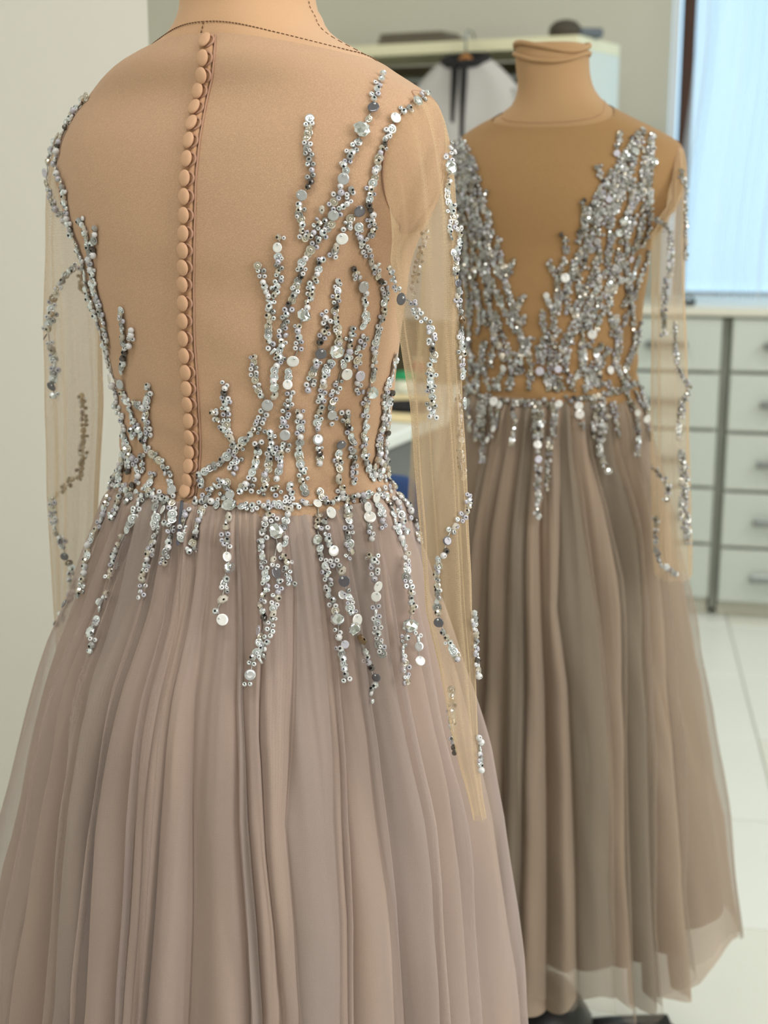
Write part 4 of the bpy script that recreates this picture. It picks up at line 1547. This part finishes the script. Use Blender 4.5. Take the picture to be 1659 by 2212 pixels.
SLEEVES = '''820,526 825,534 831,546 835,558 847,574 853,595 855,612 865,628 875,646 894,652 903,673 913,689 925,702 930,720 932,750 932,776 930,802 932,821 928,837 933,854 934,870 935,889 936,903
980,317 967,333 970,365 965,386 967,403 962,424 970,441 972,459 977,477 971,497 970,522
987,495 987,512 987,533 977,545 982,560 980,581 980,598 981,611 985,626 983,642 986,656 988,673 990,692 992,708 990,727 992,748 993,767 994,786 994,804 994,818
1000,868 1002,890
1008,1070 1008,1087 1003,1107 992,1125 976,1134 970,1152 963,1168 959,1186 954,1202 950,1220 949,1239 950,1253 952,1271 952,1293 949,1307 949,1342 961,1358 967,1379 972,1394 983,1412 992,1428
1020,1325 1022,1351 1024,1376 1026,1408 1028,1441 1029,1466
1030,1593 1031,1614 1032,1643 1033,1665
106,297 101,322 98,342 100,356 99,374 107,399 111,419 120,439 127,453 137,468 150,481
164,575 148,585 139,600 133,618 120,636 113,654 112,674 107,702 106,727 115,752 118,775 123,790 119,808 117,833 120,854
116,1076 117,1101 118,1117 122,1139 128,1154 137,1173 143,1199 150,1221 152,1248 152,1272 149,1291 144,1305 134,1327 128,1346'''
FARSIDE = '''179,856 184,889 185,922 184,952 181,990 176,1016 166,1031 141,1054 123,1071
182,590 176,612 186,640
985,850 988,900 989,940 990,975 996,1022 999,1040
915,500 905,560 900,600 890,640
975,1490 979,1540 983,1590 990,1640'''
for ln in BACK.split('\n'):
    E1.strand(pts(ln), cx=557, tree=treeB)
for ln in SKIRT.split('\n'):
    E1.strand(pts(ln), cx=557, tree=treeB, step=11.8)
for ln in SLEEVES.split('\n'):
    E1.strand(pts(ln), cx=557, tree=bvh(slR, slL))
for ln in FARSIDE.split('\n'):
    E1.strand(pts(ln), cx=557, tree=bvh(slR, slL), far=True, size=0.9)
E1.build(G1, True)

# buttons, their loops, placket
BUT = pts('447,92 444,127 441,163 433,199 425,236 419,270 413,306 409,345 405,386 404,425 403,465 402,504 401,540 401,576 400,613 401,654 401,692 402,730 404,767 407,803 409,838 411,871 413,908 415,942 415,975 413,1007 411,1035 405,1062')
TB = bvh(bod1)


def on_back(x, y):
    d = ray(x, y).normalized()
    h = TB.ray_cast(EYE, d)
    n_ = h[1] if h[1].dot(d) < 0 else -h[1]
    return h[0], n_


T_but = MB()
T_but.lathe([(0.94, 0.0), (1.04, 0.14), (1.04, 0.26), (0.96, 0.38), (0.78, 0.48), (0.5, 0.545), (0.2, 0.57), (0.02, 0.572)], n=22)
T_but.v = [Vector((v.x * 0.92, v.y * 1.06, v.z)) for v in T_but.v]
me_but = mesh('button', T_but.v, T_but.f, M_BUTTON, True)
T_loop = MB()
T_loop.tube([(math.cos(a) * 1.2, math.sin(a) * 0.98, 0.14) for a in [R(-95 + 190 * k / 10) for k in range(11)]], 0.20, 6)
me_loop = mesh('button_loop', T_loop.v, T_loop.f, M_LOOP, True)
pl_rows, pl2 = [], []
base = root_loc(G1)
for i, (x, y) in enumerate(BUT):
    P, N_ = on_back(x, y)
    for nm, me_, lift, dx in (('button', me_but, 0.0030, 0.0), ('button_loop', me_loop, 0.0008, 0.0020)):
        o = bpy.data.objects.new(nm, me_)
        COL.objects.link(o)
        r = 0.0061 if nm == 'button' else 0.0052
        o.matrix_basis = Matrix.Translation(P - base + N_ * lift + B1.xb * dx) @ frame(N_ - B1.xb * 0.12, 0).to_4x4() @ Matrix.Scale(r, 4)
        o.parent = G1
for k in range(60):
    q = k / 59 * (len(BUT) - 1)
    i = min(int(q), len(BUT) - 2)
    t = q - i
    x = BUT[i][0] * (1 - t) + BUT[i + 1][0] * t
    y = BUT[i][1] * (1 - t) + BUT[i + 1][1] * t
    y = y - 16 if k == 0 else (y + 10 if k == 59 else y)
    P0, N0 = on_back(x - 13, y)
    P1, N1 = on_back(x + 15, y)
    P2, N2 = on_back(x + 4, y)
    pl_rows.append([P0 + N0 * 0.0006, P0 + N0 * 0.0012 + (P1 - P0) * 0.05, P2 + N2 * 0.0014, P1 + N1 * 0.0018 - (P1 - P0) * 0.06, P1 + N1 * 0.0004])
    P3, N3 = on_back(x + 19, y)
    pl2.append(P3 + N3 * 0.0008)
grid_obj('placket', pl_rows, M_PLACKET, G1, closed=False)
MB().tube(pl2, 0.0008, 5).build('placket_seam', M_LOOP, G1)
zp = []
for y in range(1082, 1180, 8):
    x = 394 - (y - 1082) * 0.10
    h = treeB.ray_cast(EYE, ray(x, y).normalized())
    nn = h[1] if h[1].dot(ray(x, y)) < 0 else -h[1]
    zp.append([h[0] + nn * 0.0006 + Vector((-0.0014, 0, 0)), h[0] + nn * 0.0016, h[0] + nn * 0.0006 + Vector((0.0014, 0, 0))])
grid_obj('zip', zp, M_ZIP, G1, closed=False)

# ------------------------------------------------------------------ the form's mirror image, added as a second form seen from the front
torso2 = [(100, 1114, 1271, 1.0), (130, 1113, 1273, 1.0), (160, 1116, 1275, 1.0), (190, 1118, 1283, 1.0), (215, 1112, 1300, .95), (235, 1098, 1325, .85),
          (250, 1075, 1352, .72), (265, 1045, 1382, .6), (280, 1020, 1412, .53), (295, 1000, 1440, .5), (310, 985, 1463, .5), (330, 975, 1472, .52),
          (360, 968, 1478, .56), (400, 966, 1474, .60), (440, 975, 1456, .64), (480, 990, 1430, .68), (530, 1003, 1404, .70), (600, 1003, 1396, .70),
          (680, 1005, 1384, .70), (760, 1005, 1373, .70), (820, 1003, 1372, .71), (845, 1000, 1378, .72)]
AX2 = at(1190, 845, 1.87)
B2 = Body(torso2, (AX2.x, AX2.y, 1190), R(180 - 25))
ZW2 = AX2.z
ztop2 = B2.rings[-1][0]
dress_form(B2, ZW2, ztop2, 1.41, 1.392, 1.368, 'mirror image of the beige dress form, built as a second form seen from the front, behind on the right', None, M_PLACKET, M_FORM2)
G2 = thing('gown', (B2.axis[0], B2.axis[1], 0), 'mirror image of the gown, built as a second beaded V-front gown, out of focus on the right', 'gown')
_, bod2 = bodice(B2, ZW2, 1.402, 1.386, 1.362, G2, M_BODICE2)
# folded cloth rim round the open neck
rim = MB()
for lv, (rr, dz) in enumerate(((1.02, -0.004), (1.03, -0.016))):
    ps = []
    for k in range(41):
        u = 2 * math.pi * k / 40
        p = B2.at(ztop2 - 0.005, u)
        c = Vector((B2.rings[-1][3], B2.rings[-1][4], p.z))
        ps.append(c + (p - c) * rr + Vector((0, 0, dz + 0.006 * math.sin(u * 2 + lv) + 0.006)))
    rim.tube(ps, 0.0032, 6, cap=False)
form2 = [o for o in bpy.data.objects if o.name.startswith('dress_form') and o.parent is None][-1]
rim.build('mirrored_neck_roll', M_FORM2, form2)

prof2 = [(845, 998, 1382), (880, 980, 1396), (1000, 955, 1422), (1150, 930, 1447), (1247, 912, 1468), (1403, 890, 1491), (1517, 866, 1516), (1719, 832, 1550), (1976, 800, 1581)]
creases2 = [
    (0.9, 1.0, '1027,900 1005,1150 985,1500 960,1900'), (0.9, 1.0, '1058,930 1040,1150 1030,1500 1010,1900'), (1.0, 0.8, '1104,900 1086,1400 1086,1698 1080,1950'),
    (1.0, 0.7, '1145,920 1132,1150 1129,1571 1124,1866'), (0.9, 1.4, '1187,940 1162,1150 1175,1500 1180,1900'), (0.35, 1.0, '1225,900 1204,1319 1230,1487 1240,1698 1247,1909'),
    (0.9, 1.5, '1240,880 1268,1062 1272,1150 1297,1319 1318,1529 1325,1698 1327,1930'), (1.0, 1.3, '1278,900 1325,1100 1352,1250 1358,1403 1360,1656 1365,1900'),
    (1.1, 1.2, '1330,900 1385,1080 1398,1150 1407,1361 1415,1571 1424,1782 1426,1993'), (0.9, 1.0, '1369,900 1430,1150 1460,1350 1485,1600 1500,1900')]
SK2 = Skirt(B2, ZW2 + 0.002, ZHEM + 0.015, prof2, creases2, 9)
GREY2 = (2, 5, 7)
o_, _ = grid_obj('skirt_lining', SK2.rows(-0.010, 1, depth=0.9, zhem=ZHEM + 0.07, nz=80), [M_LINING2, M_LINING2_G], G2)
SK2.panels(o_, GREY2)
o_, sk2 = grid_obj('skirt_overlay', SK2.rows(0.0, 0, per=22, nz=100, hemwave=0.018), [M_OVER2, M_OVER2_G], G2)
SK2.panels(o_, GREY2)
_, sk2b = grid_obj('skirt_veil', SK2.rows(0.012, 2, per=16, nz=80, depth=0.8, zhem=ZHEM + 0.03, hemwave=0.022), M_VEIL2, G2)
rows2 = [(520, 1408, 1480), (600, 1408, 1481), (700, 1408, 1484), (887, 1407, 1490), (1058, 1409, 1493), (1180, 1412, 1495), (1245, 1420, 1495)]
_, s2a = sleeve(B2, -1, rows2, (1.765, 1.70), (0.146, 1.286, 0.060, 0.052), G2, 21)
rows2b = [(520, 915, 985), (700, 905, 985), (887, 892, 975), (1100, 882, 960), (1245, 875, 945)]
_, s2b = sleeve(B2, 1, rows2b, (1.955, 2.0), (0.146, 1.286, 0.060, 0.052), G2, 22)

treeB2 = bvh(bod2, sk2, sk2b)
treeS2 = bvh(s2a, s2b)
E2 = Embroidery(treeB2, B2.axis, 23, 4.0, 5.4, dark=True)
E2.special([(1222, 600, 10, 'W'), (1278, 722, 10, 'W'), (1315, 800, 9, 'W'), (1070, 868, 10, 'W'), (1083, 876, 9, 'W'), (1250, 878, 9, 'W'), (1254, 896, 10, 'W'),
            (1182, 638, 7, 'W'), (1090, 795, 8, 'W'), (1315, 430, 7, 'L'), (1160, 962, 9, 'W'), (1162, 994, 8, 'L'), (1070, 928, 8, 'W'), (1058, 952, 7, 'W'),
            (1372, 893, 8, 'W'), (1392, 906, 9, 'W'), (1372, 330, 9, 'C'), (1332, 334, 7, 'L'), (1360, 560, 7, 'L'), (1168, 800, 9, 'L'), (1206, 798, 8, 'L'),
            (1208, 870, 9, 'W'), (1314, 1018, 8, 'C'), (1412, 352, 8, 'C'), (1345, 475, 10, 'C'), (1335, 500, 9, 'C'), (1290, 520, 8, 'G'), (1340, 605, 8, 'G')], treeB2, 1190)
IL = pts('1000,300 1030,350 1040,420 1062,470 1078,540 1100,600 1120,660 1138,720 1148,790 1150,846')
OL = pts('985,310 980,400 985,480 996,560 1002,640 1004,720 1004,800 1006,842')
IR = pts('1372,288 1340,340 1300,410 1262,465 1232,530 1208,590 1188,655 1176,720 1168,790 1164,846')
OR_ = pts('1414,296 1405,400 1402,480 1396,560 1386,650 1376,740 1368,810 1372,838')


def along_path(p, q):
    n = len(p) - 1
    i = min(int(q * n), n - 1)
    t = q * n - i
    return p[i][0] + (p[i + 1][0] - p[i][0]) * t, p[i][1] + (p[i + 1][1] - p[i][1]) * t


rg = random.Random(77)
for inner, outer, ns in ((IL, OL, 10), (IR, OR_, 14)):
    for i in range(ns):
        t0 = (i + 0.5) / ns
        q = 0.0 if rg.random() < 0.5 else rg.uniform(0, 0.2)
        if i < 2: q = rg.uniform(0.0, 0.1)
        while q < 0.97:
            q1 = min(1.0, q + rg.uniform(0.16, 0.42))
            ph = rg.uniform(0, 6)
            path = []
            for k in range(9):
                qq = q + (q1 - q) * k / 8
                tt_ = min(1, max(0, t0 + 0.06 * math.sin(ph + qq * 16)))
                a, b_ = along_path(inner, qq), along_path(outer, qq)
                path.append((a[0] + (b_[0] - a[0]) * tt_, a[1] + (b_[1] - a[1]) * tt_))
            E2.strand(path, step=8.2, cx=1190, tree=treeB2)
            q = q1 + rg.uniform(0.01, 0.07)
for ln in '''1025,345 1020,362 1012,385
1052,415 1046,432 1040,450
1062,478 1052,492 1046,510
1080,515 1072,535 1066,555
1112,562 1100,585 1090,605
1132,640 1122,660 1112,680
1134,685 1126,702
1150,730 1142,748 1136,770
1292,362 1297,380 1305,402 1300,430
1262,432 1260,455 1262,480
1218,505 1222,525 1226,548
1187,566 1196,585 1208,602
1175,636 1186,650 1198,668
1172,672 1176,700 1178,725
1340,290 1336,312 1333,335
1386,282 1380,300 1372,330
1162,750 1166,775 1168,800
1000,838 1040,852 1100,868 1160,872 1230,862 1290,858 1330,846 1376,826
1010,850 1014,890 1018,930
1040,870 1036,910 1030,955
1050,860 1045,900 1042,1000
1062,860 1068,900 1070,945
1085,870 1075,905 1058,952
1110,870 1108,915 1106,965
1155,872 1158,920 1160,960 1162,1000 1160,1060 1158,1120
1166,880 1168,920 1164,950
1195,880 1196,905 1192,940
1208,870 1200,900
1188,950 1186,1000 1185,1060
1250,860 1252,890 1260,925
1282,862 1285,900 1284,945
1300,862 1302,910 1292,970 1305,1000 1318,1028
1310,900 1300,950 1290,985
1322,870 1330,910 1336,945
1352,850 1368,890 1376,930 1374,990
1380,838 1392,880 1395,920
1372,850 1385,880
1388,840 1398,900 1402,950'''.split('\n'):
    E2.strand(pts(ln), step=8.0, cx=1190, tree=treeB2)
for ln in '''1470,372 1477,400 1477,440 1478,490 1478,560
1415,475 1437,485 1447,510 1448,560 1440,620 1435,680 1433,725
1455,700 1455,745 1460,790 1475,815 1487,835 1478,860 1468,900 1464,950
1466,975 1480,1010 1482,1060 1468,1080 1472,1120 1486,1180
1474,980 1472,1020 1476,1060 1480,1090 1484,1130 1486,1160
1412,1010 1437,1035 1443,1055 1437,1080
1420,1120 1418,1180 1430,1215 1450,1236 1460,1242'''.split('\n'):
    E2.strand(pts(ln), step=8.4, cx=1450, tree=treeS2)
E2.build(G2, False)
